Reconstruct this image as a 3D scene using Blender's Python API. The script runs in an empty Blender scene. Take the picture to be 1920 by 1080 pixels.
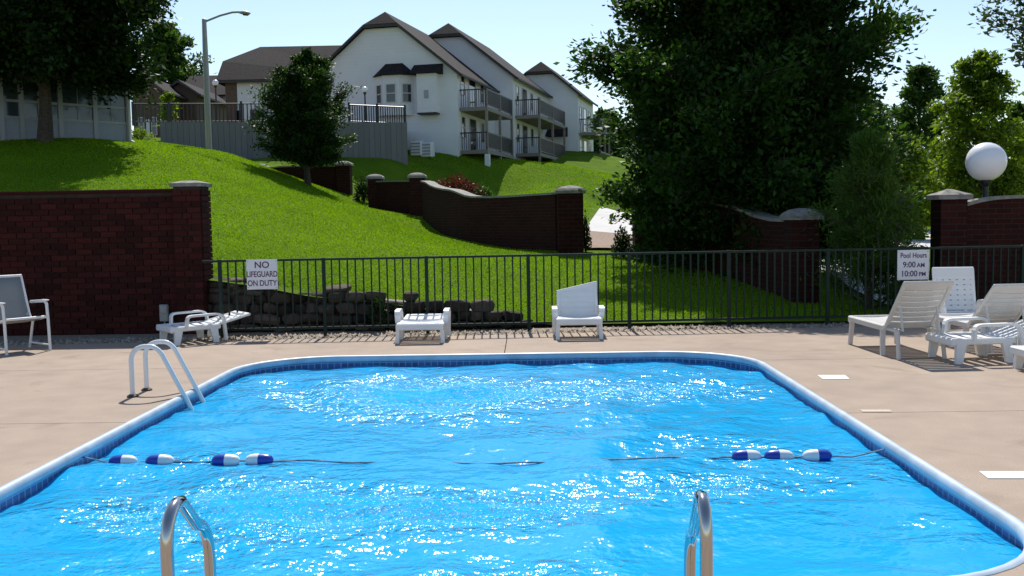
import bpy, bmesh, math, random
import numpy as np
from mathutils import Vector, Matrix
from mathutils.geometry import tessellate_polygon

R = math.radians
sc = bpy.context.scene
col = sc.collection
random.seed(7)

# ------------------------------------------------------------------ camera
F = 1867.0                      # focal length in photo pixels (1920 wide)
EYE = Vector((0, 0, 1.6))
PITCH = math.atan(134.4 / F); YAW = math.atan(32 / F); ROLL = 0.0165
fwd = Vector((-math.sin(YAW) * math.cos(PITCH), math.cos(YAW) * math.cos(PITCH), -math.sin(PITCH)))
rt = fwd.cross(Vector((0, 0, 1))).normalized()
up = rt.cross(fwd).normalized()
rt2 = rt * math.cos(ROLL) - up * math.sin(ROLL)
up2 = up * math.cos(ROLL) + rt * math.sin(ROLL)
cam_data = bpy.data.cameras.new('camera')
cam_data.sensor_width = 36; cam_data.lens = 36 * F / 1920
cam_data.clip_start = 0.05; cam_data.clip_end = 3000
cam = bpy.data.objects.new('camera', cam_data); col.objects.link(cam)
m = Matrix((rt2, up2, -fwd)).transposed().to_4x4(); m.translation = EYE
cam.matrix_world = m
sc.camera = cam

# ------------------------------------------------------------------ world, sun, exposure
SUN_EL = R(51); SUN_AZ = R(-2.0)          # azimuth from +Y towards +X
w = bpy.data.worlds.new('World'); sc.world = w; w.use_nodes = True
wn = w.node_tree.nodes; wl = w.node_tree.links
sky = wn.new('ShaderNodeTexSky'); sky.sky_type = 'NISHITA'; sky.sun_disc = False
sky.sun_elevation = SUN_EL; sky.sun_rotation = SUN_AZ
sky.air_density = 1.0; sky.dust_density = 0.45; sky.ozone_density = 1.5
wl.new(sky.outputs[0], wn['Background'].inputs[0])
wn['Background'].inputs[1].default_value = 0.112
sun = bpy.data.lights.new('sun', 'SUN'); sun.energy = 4.4; sun.angle = R(0.55); sun.color = (1.0, 0.955, 0.88)
so = bpy.data.objects.new('sun', sun); col.objects.link(so)
sdir = Vector((math.sin(SUN_AZ) * math.cos(SUN_EL), math.cos(SUN_AZ) * math.cos(SUN_EL), math.sin(SUN_EL)))
so.rotation_euler = (-sdir).to_track_quat('-Z', 'Y').to_euler()
so.location = sdir * 60
vs = sc.view_settings
vs.view_transform = 'Standard'; vs.look = 'None'; vs.gamma = 1; vs.exposure = 0.40
sc.cycles.max_bounces = 6; sc.cycles.transparent_max_bounces = 12
sc.cycles.sample_clamp_indirect = 6
sc.cycles.caustics_reflective = False; sc.cycles.caustics_refractive = False

# ------------------------------------------------------------------ pixel -> place
def ray(px, py):
    return fwd + rt2 * ((px - 960) / F) - up2 * ((py - 540) / F)
def P(px, py, z=0.0):
    d = ray(px, py); return EYE + d * ((z - EYE.z) / d.z)
def D(px, py, Y):
    d = ray(px, py); return EYE + d * (Y / d.y)

# ------------------------------------------------------------------ mesh helpers
class MB:
    def __init__(s): s.v = []; s.f = []; s.uv = None
    def add(s, vs_, fs):
        o = len(s.v); s.v += [tuple(p) for p in vs_]; s.f += [tuple(i + o for i in f) for f in fs]; return s
    def box(s, x0, x1, y0, y1, z0, z1, M=None, bev=0.0):
        if bev > 0:
            b = bev; vs_ = []; 
            for z, k in ((z0, b), (z0 + b, 0), (z1 - b, 0), (z1, b)):
                for (x, y) in ((x0 + k, y0 + b), (x0 + b, y0 + k), (x1 - b, y0 + k), (x1 - k, y0 + b), (x1 - k, y1 - b), (x1 - b, y1 - k), (x0 + b, y1 - k), (x0 + k, y1 - b)):
                    vs_.append(Vector((x, y, z)))
            fs = [tuple(reversed(range(8))), tuple(range(24, 32))]
            for r in range(3):
                for i in range(8):
                    j = (i + 1) % 8; fs.append((r * 8 + i, r * 8 + j, r * 8 + 8 + j, r * 8 + 8 + i))
        else:
            vs_ = [Vector((x, y, z)) for z in (z0, z1) for (x, y) in ((x0, y0), (x1, y0), (x1, y1), (x0, y1))]
            fs = [(3, 2, 1, 0), (4, 5, 6, 7), (0, 1, 5, 4), (1, 2, 6, 5), (2, 3, 7, 6), (3, 0, 4, 7)]
        if M is not None: vs_ = [M @ p for p in vs_]
        return s.add(vs_, fs)
    def tube(s, pts, r, n=8, cap=True):
        pts = [Vector(p) for p in pts]; k = len(pts)
        rs = r if isinstance(r, (list, tuple)) else [r] * k
        rings = []; ref = None
        for i, p in enumerate(pts):
            t = (pts[min(i + 1, k - 1)] - pts[max(i - 1, 0)]).normalized()
            if ref is None:
                ref = Vector((0, 0, 1)) if abs(t.z) < .9 else Vector((1, 0, 0))
            a = (ref - t * ref.dot(t)).normalized(); ref = a; b = t.cross(a)
            rings.append([p + (a * math.cos(2 * math.pi * j / n) + b * math.sin(2 * math.pi * j / n)) * rs[i] for j in range(n)])
        vs_ = [q for rg in rings for q in rg]; fs = []
        for i in range(k - 1):
            for j in range(n):
                l = (j + 1) % n; fs.append((i * n + j, i * n + l, (i + 1) * n + l, (i + 1) * n + j))
        if cap: fs += [tuple(reversed(range(n))), tuple(range((k - 1) * n, k * n))]
        return s.add(vs_, fs)
    def lathe(s, prof, n=16, c=(0, 0, 0), axis='z'):
        vs_ = []
        for (r, h) in prof:
            for j in range(n):
                a = 2 * math.pi * j / n; x, y = r * math.cos(a), r * math.sin(a)
                q = (x, y, h) if axis == 'z' else (h, x, y)
                vs_.append((q[0] + c[0], q[1] + c[1], q[2] + c[2]))
        fs = []
        for i in range(len(prof) - 1):
            for j in range(n):
                l = (j + 1) % n; fs.append((i * n + j, i * n + l, (i + 1) * n + l, (i + 1) * n + j))
        fs += [tuple(reversed(range(n))), tuple(range((len(prof) - 1) * n, len(prof) * n))]
        return s.add(vs_, fs)
    def prism(s, poly, d):                # polygon of 3D points pushed along vector d
        n = len(poly); a = [Vector(p) for p in poly]; b = [p + Vector(d) for p in a]
        return s.add(a + b, [tuple(range(n)), tuple(reversed(range(n, 2 * n)))] + [(i, i + n, (i + 1) % n + n, (i + 1) % n) for i in range(n)])
    def mesh(s, name):
        me = bpy.data.meshes.new(name); me.from_pydata(s.v, [], s.f); me.update()
        bm = bmesh.new(); bm.from_mesh(me); bmesh.ops.recalc_face_normals(bm, faces=bm.faces); bm.to_mesh(me); bm.free()
        return me
    def build(s, name, mat, parent=None, smooth=False, loc=None, rotz=None):
        return link(name, s.mesh(name), mat, parent, smooth, loc, rotz)

def link(name, me, mat=None, parent=None, smooth=False, loc=None, rotz=None):
    if mat is not None and not me.materials: me.materials.append(mat)
    if smooth:
        me.polygons.foreach_set('use_smooth', [True] * len(me.polygons))
        try: me.set_sharp_from_angle(angle=R(40))
        except Exception: pass
    o = bpy.data.objects.new(name, me); col.objects.link(o)
    if parent is not None: o.parent = parent
    if loc is not None: o.location = loc
    if rotz is not None: o.rotation_euler = (0, 0, rotz)
    return o
def tag(o, label=None, cat=None, group=None, kind=None):
    if label: o['label'] = label
    if cat: o['category'] = cat
    if group: o['group'] = group
    if kind: o['kind'] = kind
    return o
def thing(name, label, cat, loc=(0, 0, 0), rotz=0, group=None):
    o = bpy.data.objects.new(name, None); col.objects.link(o)
    o.empty_display_size = .1; o.location = loc; o.rotation_euler = (0, 0, rotz)
    return tag(o, label, cat, group)
def np_mesh(name, verts, quads=None, tris=None, smooth=False):
    me = bpy.data.meshes.new(name); verts = np.asarray(verts, dtype=np.float32)
    me.vertices.add(len(verts)); me.vertices.foreach_set('co', verts.ravel())
    idx = quads if quads is not None else tris; k = idx.shape[1]
    me.loops.add(idx.size); me.loops.foreach_set('vertex_index', idx.astype(np.int32).ravel())
    me.polygons.add(len(idx)); me.polygons.foreach_set('loop_start', (np.arange(len(idx)) * k).astype(np.int32))
    me.polygons.foreach_set('loop_total', np.full(len(idx), k, dtype=np.int32))
    if smooth: me.polygons.foreach_set('use_smooth', np.ones(len(idx), dtype=bool))
    me.update(calc_edges=True); return me

# ------------------------------------------------------------------ materials
def mat_new(name):
    mt = bpy.data.materials.new(name); mt.use_nodes = True
    nt = mt.node_tree; return mt, nt, nt.nodes, nt.links, nt.nodes['Principled BSDF']
def plain(name, c, rough=.5, metal=0.0, var=.0, scale=8.0, bump=0.0, bscale=60.0, c2=None, spec=.5, coords='Object'):
    mt, nt, N, L, b = mat_new(name)
    b.inputs['Roughness'].default_value = rough; b.inputs['Metallic'].default_value = metal
    b.inputs['Specular IOR Level'].default_value = spec
    tc = N.new('ShaderNodeTexCoord')
    if var > 0 or c2:
        nz = N.new('ShaderNodeTexNoise'); nz.inputs['Scale'].default_value = scale; nz.inputs['Detail'].default_value = 6
        L.new(tc.outputs[coords], nz.inputs['Vector'])
        rp = N.new('ShaderNodeValToRGB'); rp.color_ramp.elements[0].position = .3; rp.color_ramp.elements[1].position = .7
        cc2 = c2 or [min(1, x * (1 + var)) for x in c]
        cc1 = c if c2 else [x * (1 - var) for x in c]
        rp.color_ramp.elements[0].color = (*cc1, 1); rp.color_ramp.elements[1].color = (*cc2, 1)
        L.new(nz.outputs['Fac'], rp.inputs[0]); L.new(rp.outputs[0], b.inputs['Base Color'])
    else:
        b.inputs['Base Color'].default_value = (*c, 1)
    if bump > 0:
        n2 = N.new('ShaderNodeTexNoise'); n2.inputs['Scale'].default_value = bscale; n2.inputs['Detail'].default_value = 4
        L.new(tc.outputs[coords], n2.inputs['Vector'])
        bp = N.new('ShaderNodeBump'); bp.inputs['Strength'].default_value = bump; bp.inputs['Distance'].default_value = .01
        L.new(n2.outputs['Fac'], bp.inputs['Height']); L.new(bp.outputs[0], b.inputs['Normal'])
    return mt
def leafy(name, c1, c2, trans=.35, tcol=None, rough=.5, nscale=.9, isl=.4):
    mt, nt, N, L, b = mat_new(name)
    b.inputs['Roughness'].default_value = rough; b.inputs['Specular IOR Level'].default_value = .14
    g = N.new('ShaderNodeNewGeometry'); nz = N.new('ShaderNodeTexNoise'); nz.inputs['Scale'].default_value = nscale
    nz.inputs['Detail'].default_value = 5
    L.new(g.outputs['Position'], nz.inputs['Vector'])
    mx = N.new('ShaderNodeMath'); mx.operation = 'MULTIPLY_ADD'; mx.inputs[1].default_value = isl
    L.new(g.outputs['Random Per Island'], mx.inputs[0])
    m3 = N.new('ShaderNodeMath'); m3.operation = 'MULTIPLY'; m3.inputs[1].default_value = 1.02 - isl
    L.new(nz.outputs['Fac'], m3.inputs[0]); L.new(m3.outputs[0], mx.inputs[2])
    rp = N.new('ShaderNodeValToRGB'); rp.color_ramp.elements[0].position = .25; rp.color_ramp.elements[1].position = .8
    rp.color_ramp.elements[0].color = (*c1, 1); rp.color_ramp.elements[1].color = (*c2, 1)
    L.new(mx.outputs[0], rp.inputs[0]); L.new(rp.outputs[0], b.inputs['Base Color'])
    tr = N.new('ShaderNodeBsdfTranslucent'); ms = N.new('ShaderNodeMixShader'); ms.inputs[0].default_value = trans
    hs = N.new('ShaderNodeMix'); hs.data_type = 'RGBA'; hs.blend_type = 'MULTIPLY'; hs.inputs[0].default_value = 1
    tc = tcol or (1.3, 1.25, .55)
    hs.inputs[7].default_value = (*tc, 1); L.new(rp.outputs[0], hs.inputs[6]); L.new(hs.outputs[2], tr.inputs[0])
    L.new(b.outputs[0], ms.inputs[1]); L.new(tr.outputs[0], ms.inputs[2])
    L.new(ms.outputs[0], N['Material Output'].inputs[0]); return mt
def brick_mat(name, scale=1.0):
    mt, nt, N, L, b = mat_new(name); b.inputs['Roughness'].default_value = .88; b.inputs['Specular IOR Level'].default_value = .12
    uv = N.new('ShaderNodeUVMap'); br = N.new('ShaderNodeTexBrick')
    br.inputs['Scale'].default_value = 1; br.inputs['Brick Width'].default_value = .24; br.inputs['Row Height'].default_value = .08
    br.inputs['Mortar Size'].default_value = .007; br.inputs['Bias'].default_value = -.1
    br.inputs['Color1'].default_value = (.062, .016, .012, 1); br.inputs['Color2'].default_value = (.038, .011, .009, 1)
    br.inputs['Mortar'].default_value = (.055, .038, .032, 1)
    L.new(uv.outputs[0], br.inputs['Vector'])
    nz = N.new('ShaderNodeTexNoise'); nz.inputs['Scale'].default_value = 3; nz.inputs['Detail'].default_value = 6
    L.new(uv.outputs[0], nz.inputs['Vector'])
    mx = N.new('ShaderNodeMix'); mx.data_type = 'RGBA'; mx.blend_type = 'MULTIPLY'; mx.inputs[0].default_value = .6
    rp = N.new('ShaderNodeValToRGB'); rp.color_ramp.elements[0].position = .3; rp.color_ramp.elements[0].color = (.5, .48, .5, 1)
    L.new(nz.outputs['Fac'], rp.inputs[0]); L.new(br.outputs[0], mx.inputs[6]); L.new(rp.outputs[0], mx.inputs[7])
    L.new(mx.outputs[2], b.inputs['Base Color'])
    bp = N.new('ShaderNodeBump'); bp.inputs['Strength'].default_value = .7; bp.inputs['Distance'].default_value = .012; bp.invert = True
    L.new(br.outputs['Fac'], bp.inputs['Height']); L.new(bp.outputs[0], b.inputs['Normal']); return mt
def island_mat(name, c1, c2, rough=.85, nscale=14, bump=.5):
    mt, nt, N, L, b = mat_new(name); b.inputs['Roughness'].default_value = rough; b.inputs['Specular IOR Level'].default_value = .12
    oi = N.new('ShaderNodeObjectInfo'); g = N.new('ShaderNodeNewGeometry')
    ad = N.new('ShaderNodeMath'); ad.operation = 'ADD'; L.new(oi.outputs['Random'], ad.inputs[0]); L.new(g.outputs['Random Per Island'], ad.inputs[1])
    fr = N.new('ShaderNodeMath'); fr.operation = 'FRACT'; L.new(ad.outputs[0], fr.inputs[0])
    nz = N.new('ShaderNodeTexNoise'); nz.inputs['Scale'].default_value = nscale; nz.inputs['Detail'].default_value = 6
    L.new(g.outputs['Position'], nz.inputs['Vector'])
    m2 = N.new('ShaderNodeMath'); m2.operation = 'MULTIPLY_ADD'; m2.inputs[1].default_value = .6
    m3 = N.new('ShaderNodeMath'); m3.operation = 'MULTIPLY'; m3.inputs[1].default_value = .4
    L.new(nz.outputs['Fac'], m3.inputs[0]); L.new(fr.outputs[0], m2.inputs[0]); L.new(m3.outputs[0], m2.inputs[2])
    rp = N.new('ShaderNodeValToRGB'); rp.color_ramp.elements[0].position = .15; rp.color_ramp.elements[1].position = .85
    rp.color_ramp.elements[0].color = (*c1, 1); rp.color_ramp.elements[1].color = (*c2, 1)
    L.new(m2.outputs[0], rp.inputs[0]); L.new(rp.outputs[0], b.inputs['Base Color'])
    bp = N.new('ShaderNodeBump'); bp.inputs['Strength'].default_value = bump; bp.inputs['Distance'].default_value = .008
    n2 = N.new('ShaderNodeTexNoise'); n2.inputs['Scale'].default_value = nscale * 4; L.new(g.outputs['Position'], n2.inputs['Vector'])
    L.new(n2.outputs['Fac'], bp.inputs['Height']); L.new(bp.outputs[0], b.inputs['Normal']); return mt

WZ = -.115
RUFFLES = [(P(800, 738, WZ), 2.2, 1.5, 2.5), (P(480, 955, WZ), 1.7, .9, 2.5), (P(900, 960, WZ), 1.1, .65, 1.8), (P(1270, 735, WZ), 1.8, 1.0, .9), (P(1350, 915, WZ), 1.3, .6, .7)]
def water_mat():
    mt, nt, N, L, b = mat_new('pool_water')
    N.remove(b)
    tc = N.new('ShaderNodeTexCoord')
    def noise(s, d, sx=1.0):
        mp = N.new('ShaderNodeMapping'); mp.inputs['Scale'].default_value = (sx, 1, 1)
        L.new(tc.outputs['Object'], mp.inputs[0])
        n = N.new('ShaderNodeTexNoise'); n.inputs['Scale'].default_value = s; n.inputs['Detail'].default_value = d
        n.inputs['Roughness'].default_value = .55; L.new(mp.outputs[0], n.inputs['Vector']); return n
    n1 = noise(5.5, 2, .8); n2 = noise(15, 2); n3 = noise(.8, 2, .6)
    mod = N.new('ShaderNodeMapRange'); mod.inputs[1].default_value = .44; mod.inputs[2].default_value = .62
    mod.inputs[3].default_value = .14; mod.inputs[4].default_value = .42; L.new(n3.outputs['Fac'], mod.inputs[0])
    # wind-ruffled patches: choppier ripples at four places on the pool
    acc = mod.outputs[0]
    for (c, sx_, sy_, amp) in RUFFLES:
        mp = N.new('ShaderNodeMapping'); mp.vector_type = 'TEXTURE'; mp.inputs['Location'].default_value = (c[0], c[1], WZ); mp.inputs['Scale'].default_value = (sx_, sy_, 1)
        L.new(tc.outputs['Object'], mp.inputs[0]); gr = N.new('ShaderNodeTexGradient'); gr.gradient_type = 'QUADRATIC_SPHERE'; L.new(mp.outputs[0], gr.inputs[0])
        mm = N.new('ShaderNodeMath'); mm.operation = 'MULTIPLY_ADD'; mm.inputs[1].default_value = amp; L.new(gr.outputs['Fac'], mm.inputs[0]); L.new(acc, mm.inputs[2]); acc = mm.outputs[0]
    ad = N.new('ShaderNodeMath'); ad.operation = 'MULTIPLY_ADD'; ad.inputs[1].default_value = .46
    L.new(n2.outputs['Fac'], ad.inputs[0]); L.new(n1.outputs['Fac'], ad.inputs[2])
    bp = N.new('ShaderNodeBump'); bp.inputs['Distance'].default_value = .14
    L.new(ad.outputs[0], bp.inputs['Height']); L.new(acc, bp.inputs['Strength'])
    fr = N.new('ShaderNodeFresnel'); fr.inputs[0].default_value = 1.33; L.new(bp.outputs[0], fr.inputs[1])
    gl = N.new('ShaderNodeBsdfGlossy'); gl.inputs['Roughness'].default_value = .17; L.new(bp.outputs[0], gl.inputs['Normal']); rr = N.new('ShaderNodeMapRange'); rr.inputs[1].default_value = .3; rr.inputs[2].default_value = 1.3; rr.inputs[3].default_value = .13; rr.inputs[4].default_value = .21; L.new(acc, rr.inputs[0]); L.new(rr.outputs[0], gl.inputs['Roughness'])
    tr = N.new('ShaderNodeBsdfTransparent'); tr.inputs[0].default_value = (.34, .80, .99, 1)
    df = N.new('ShaderNodeBsdfDiffuse'); df.inputs[0].default_value = (.016, .44, .86, 1)
    bm_ = N.new('ShaderNodeMixShader'); bm_.inputs[0].default_value = .80
    L.new(tr.outputs[0], bm_.inputs[1]); L.new(df.outputs[0], bm_.inputs[2])
    ms = N.new('ShaderNodeMixShader'); L.new(fr.outputs[0], ms.inputs[0]); L.new(bm_.outputs[0], ms.inputs[1]); L.new(gl.outputs[0], ms.inputs[2])
    L.new(ms.outputs[0], N['Material Output'].inputs[0]); return mt
def liner_mat():
    mt, nt, N, L, b = mat_new('pool_liner'); b.inputs['Roughness'].default_value = .45
    g = N.new('ShaderNodeNewGeometry'); sp = N.new('ShaderNodeSeparateXYZ'); L.new(g.outputs['Position'], sp.inputs[0])
    uv = N.new('ShaderNodeUVMap'); br = N.new('ShaderNodeTexBrick'); br.offset = 0
    br.inputs['Scale'].default_value = 1; br.inputs['Brick Width'].default_value = .075; br.inputs['Row Height'].default_value = .075
    br.inputs['Mortar Size'].default_value = .006; br.inputs['Color1'].default_value = (.02, .07, .22, 1); br.inputs['Color2'].default_value = (.035, .12, .34, 1)
    br.inputs['Mortar'].default_value = (.16, .32, .5, 1); L.new(uv.outputs[0], br.inputs['Vector'])
    vo = N.new('ShaderNodeTexNoise'); vo.inputs['Scale'].default_value = 5; vo.inputs['Detail'].default_value = 4; L.new(g.outputs['Position'], vo.inputs['Vector'])
    rp = N.new('ShaderNodeValToRGB'); rp.color_ramp.elements[0].position = .35; rp.color_ramp.elements[1].position = .65
    rp.color_ramp.elements[0].color = (.05, .42, .76, 1); rp.color_ramp.elements[1].color = (.14, .58, .85, 1); L.new(vo.outputs['Fac'], rp.inputs[0])
    gt = N.new('ShaderNodeMath'); gt.operation = 'GREATER_THAN'; gt.inputs[1].default_value = -.21; L.new(sp.outputs[2], gt.inputs[0])
    mx = N.new('ShaderNodeMix'); mx.data_type = 'RGBA'; L.new(gt.outputs[0], mx.inputs[0]); L.new(rp.outputs[0], mx.inputs[6]); L.new(br.outputs[0], mx.inputs[7])
    L.new(mx.outputs[2], b.inputs['Base Color']); return mt
def concrete_mat(name, c, dark, spec=.3):
    mt, nt, N, L, b = mat_new(name); b.inputs['Roughness'].default_value = .85; b.inputs['Specular IOR Level'].default_value = spec
    g = N.new('ShaderNodeNewGeometry')
    def nz(s, d):
        n = N.new('ShaderNodeTexNoise'); n.inputs['Scale'].default_value = s; n.inputs['Detail'].default_value = d; L.new(g.outputs['Position'], n.inputs['Vector']); return n
    a, c_, f = nz(.55, 7), nz(3.2, 6), nz(90, 3)
    rp = N.new('ShaderNodeValToRGB'); rp.color_ramp.elements[0].position = .32; rp.color_ramp.elements[1].position = .68
    rp.color_ramp.elements[0].color = (*dark, 1); rp.color_ramp.elements[1].color = (*c, 1)
    ad = N.new('ShaderNodeMath'); ad.operation = 'MULTIPLY_ADD'; ad.inputs[1].default_value = .45
    h = N.new('ShaderNodeMath'); h.operation = 'MULTIPLY'; h.inputs[1].default_value = .55
    L.new(a.outputs['Fac'], h.inputs[0]); L.new(c_.outputs['Fac'], ad.inputs[0]); L.new(h.outputs[0], ad.inputs[2])
    L.new(ad.outputs[0], rp.inputs[0])
    st = nz(1.1, 9); st.inputs['Distortion'].default_value = 1.4; sr_ = N.new('ShaderNodeValToRGB'); sr_.color_ramp.elements[0].position = .60; sr_.color_ramp.elements[0].color = (1, 1, 1, 1); sr_.color_ramp.elements[1].position = .72; sr_.color_ramp.elements[1].color = (.80, .77, .74, 1)
    L.new(st.outputs['Fac'], sr_.inputs[0]); sm_ = N.new('ShaderNodeMix'); sm_.data_type = 'RGBA'; sm_.blend_type = 'MULTIPLY'; sm_.inputs[0].default_value = 1; L.new(rp.outputs[0], sm_.inputs[6]); L.new(sr_.outputs[0], sm_.inputs[7])
    mx = N.new('ShaderNodeMix'); mx.data_type = 'RGBA'; mx.blend_type = 'MULTIPLY'; mx.inputs[0].default_value = .35
    r2 = N.new('ShaderNodeValToRGB'); r2.color_ramp.elements[0].position = .35; r2.color_ramp.elements[0].color = (.55, .55, .55, 1); r2.color_ramp.elements[1].position = .55
    L.new(f.outputs['Fac'], r2.inputs[0]); L.new(sm_.outputs[2], mx.inputs[6]); L.new(r2.outputs[0], mx.inputs[7]); L.new(mx.outputs[2], b.inputs['Base Color'])
    bp = N.new('ShaderNodeBump'); bp.inputs['Strength'].default_value = .25; bp.inputs['Distance'].default_value = .004
    L.new(f.outputs['Fac'], bp.inputs['Height']); L.new(bp.outputs[0], b.inputs['Normal']); return mt
def soil_mat():
    mt, nt, N, L, b = mat_new('lawn_ground'); b.inputs['Roughness'].default_value = 1; b.inputs['Specular IOR Level'].default_value = .05
    g = N.new('ShaderNodeNewGeometry')
    n = N.new('ShaderNodeTexNoise'); n.inputs['Scale'].default_value = .7; n.inputs['Detail'].default_value = 8; L.new(g.outputs['Position'], n.inputs['Vector'])
    n2 = N.new('ShaderNodeTexNoise'); n2.inputs['Scale'].default_value = 22; n2.inputs['Detail'].default_value = 4; L.new(g.outputs['Position'], n2.inputs['Vector'])
    ad = N.new('ShaderNodeMath'); ad.operation = 'MULTIPLY_ADD'; ad.inputs[1].default_value = .5
    h = N.new('ShaderNodeMath'); h.operation = 'MULTIPLY'; h.inputs[1].default_value = .5
    L.new(n.outputs['Fac'], h.inputs[0]); L.new(n2.outputs['Fac'], ad.inputs[0]); L.new(h.outputs[0], ad.inputs[2])
    rp = N.new('ShaderNodeValToRGB'); rp.color_ramp.elements[0].position = .34; rp.color_ramp.elements[1].position = .66
    rp.color_ramp.elements[0].color = (.055, .115, .006, 1); rp.color_ramp.elements[1].color = (.125, .20, .012, 1)
    L.new(ad.outputs[0], rp.inputs[0]); L.new(rp.outputs[0], b.inputs['Base Color'])
    bp = N.new('ShaderNodeBump'); bp.inputs['Strength'].default_value = .8; bp.inputs['Distance'].default_value = .06
    L.new(n2.outputs['Fac'], bp.inputs['Height']); L.new(bp.outputs[0], b.inputs['Normal']); return mt
def glass_mat(name, c, rough=.08):
    mt, nt, N, L, b = mat_new(name); b.inputs['Base Color'].default_value = (*c, 1); b.inputs['Roughness'].default_value = rough
    b.inputs['IOR'].default_value = 1.5; b.inputs['Specular IOR Level'].default_value = .8
    tc = N.new('ShaderNodeTexCoord'); nz = N.new('ShaderNodeTexNoise'); nz.inputs['Scale'].default_value = 1.3
    bp = N.new('ShaderNodeBump'); bp.inputs['Strength'].default_value = .08; L.new(tc.outputs['Object'], nz.inputs['Vector'])
    L.new(nz.outputs['Fac'], bp.inputs['Height']); L.new(bp.outputs[0], b.inputs['Normal']); return mt

MT = dict(
    soil=soil_mat(), water=water_mat(), liner=liner_mat(), brickuv=brick_mat('brick_courses'),
    deck=concrete_mat('deck_concrete', (.405, .315, .242), (.29, .225, .172)),
    road=concrete_mat('road_concrete', (.62, .60, .57), (.50, .48, .45)),
    gravel=plain('gravel', (.16, .12, .085), .95, c2=(.36, .29, .21), scale=45, bump=1, bscale=55),
    apron=plain('apron_pavers', (.17, .11, .075), .9, c2=(.30, .20, .14), scale=14, bump=.6, bscale=40),
    coping=plain('coping_vinyl', (.42, .50, .58), .42, var=.16, scale=5, bump=.1, bscale=20),
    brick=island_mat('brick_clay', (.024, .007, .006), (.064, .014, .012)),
    mortar=plain('mortar', (.05, .036, .03), .95, var=.2, bump=.4, spec=.1),
    stonecap=plain('cap_stone', (.24, .225, .20), .9, var=.3, scale=9, bump=.3),
    rock=island_mat('field_stone', (.016, .014, .011), (.13, .10, .08), .9, 7, .9),
    fence=plain('fence_paint', (.006, .020, .015), .5, var=.2, scale=20, spec=.25),
    white=plain('white_resin', (.78, .78, .77), .42, var=.03, scale=5, bump=.06, bscale=30),
    beige=plain('beige_resin', (.60, .58, .545), .5, var=.05, scale=6, bump=.06, bscale=30),
    whitemetal=plain('white_powder_coat', (.78, .78, .77), .28, var=.03),
    sling=plain('grey_sling', (.27, .27, .26), .8, var=.10, scale=90, bump=.4, bscale=220),
    chrome=plain('stainless_steel', (.48, .47, .45), .13, 1.0, var=.04, scale=4),
    signwhite=plain('sign_white', (.74, .73, .76), .55, var=.04, scale=6),
    ink=plain('sign_ink', (.10, .02, .07), .6), inkblue=plain('sign_ink_violet', (.06, .03, .13), .6),
    bluefoam=plain('float_blue', (.012, .05, .36), .35), whitefoam=plain('float_white', (.80, .80, .80), .4),
    rope=plain('rope', (.02, .05, .13), .8, c2=(.30, .38, .46), scale=16),
    siding=plain('white_siding', (.72, .72, .745), .7, var=.03, scale=1.2),
    siding2=plain('cream_siding', (.62, .58, .52), .7, var=.03, scale=1.2),
    shingle=plain('roof_shingle', (.012, .010, .011), .9, c2=(.036, .029, .028), scale=7, bump=.7, bscale=12, spec=.15),
    trim=plain('dark_trim', (.035, .028, .026), .6, var=.2),
    wood=plain('grey_deck_wood', (.22, .19, .165), .8, var=.2, scale=9),
    plank=island_mat('grey_planks', (.16, .157, .165), (.195, .19, .198), .85, 5, .4),
    black=plain('black_iron', (.012, .012, .013), .45, var=.1),
    glass=glass_mat('dark_glass', (.02, .025, .03)), glass2=glass_mat('pale_glass', (.035, .055, .065), .12),
    aluminium=plain('grey_aluminium', (.30, .31, .32), .45, .3, var=.05),
    kick=plain('pale_panel', (.27, .30, .35), .5, var=.05),
    brownbrick=plain('brown_wall', (.12, .075, .055), .9, var=.2, scale=5),
    galv=plain('lamp_post_grey', (.42, .40, .36), .55, .2, var=.06),
    globe=plain('opal_globe', (.86, .85, .87), .25),
    bark=plain('bark', (.035, .027, .02), .95, c2=(.10, .075, .055), scale=14, bump=1, bscale=18),
    leaf_dark=leafy('leaf_dark', (.009, .022, .006), (.034, .072, .014), .28),
    leaf_big=leafy('leaf_big', (.012, .034, .008), (.05, .115, .02), .46),
    leaf_light=leafy('leaf_light', (.065, .125, .010), (.20, .30, .025), .5),
    leaf_mid=leafy('leaf_mid', (.022, .06, .012), (.07, .14, .025), .40),
    leaf_fresh=leafy('leaf_fresh', (.035, .085, .014), (.10, .19, .03), .45),
    leaf_round=leafy('leaf_round', (.010, .030, .007), (.045, .10, .018), .38),
    leaf_grey=leafy('leaf_grey', (.03, .055, .03), (.07, .11, .05), .30),
    leaf_red=leafy('leaf_red', (.06, .018, .010), (.13, .042, .022), .3, (1.3, .9, .6)),
    grass=leafy('grass_blades', (.115, .225, .004), (.205, .36, .007), .46, (1.35, 1.3, .5), .6, .3, .2),
    box=plain('box_grey', (.30, .31, .30), .6), paint=plain('white_paint', (.78, .77, .74), .7, var=.05, scale=30),
    hose=plain('dark_anchor', (.06, .04, .03), .7),
)

for k in ('siding', 'siding2'):
    nt = MT[k].node_tree; N, L = nt.nodes, nt.links; g = N.new('ShaderNodeNewGeometry'); wv = N.new('ShaderNodeTexWave'); wv.bands_direction = 'Z'; wv.wave_profile = 'SAW'
    wv.inputs['Scale'].default_value = 1.6; L.new(g.outputs['Position'], wv.inputs['Vector']); bp = N.new('ShaderNodeBump'); bp.inputs['Strength'].default_value = .6; bp.inputs['Distance'].default_value = .03
    L.new(wv.outputs['Fac'], bp.inputs['Height']); L.new(bp.outputs[0], N['Principled BSDF'].inputs['Normal'])
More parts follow.
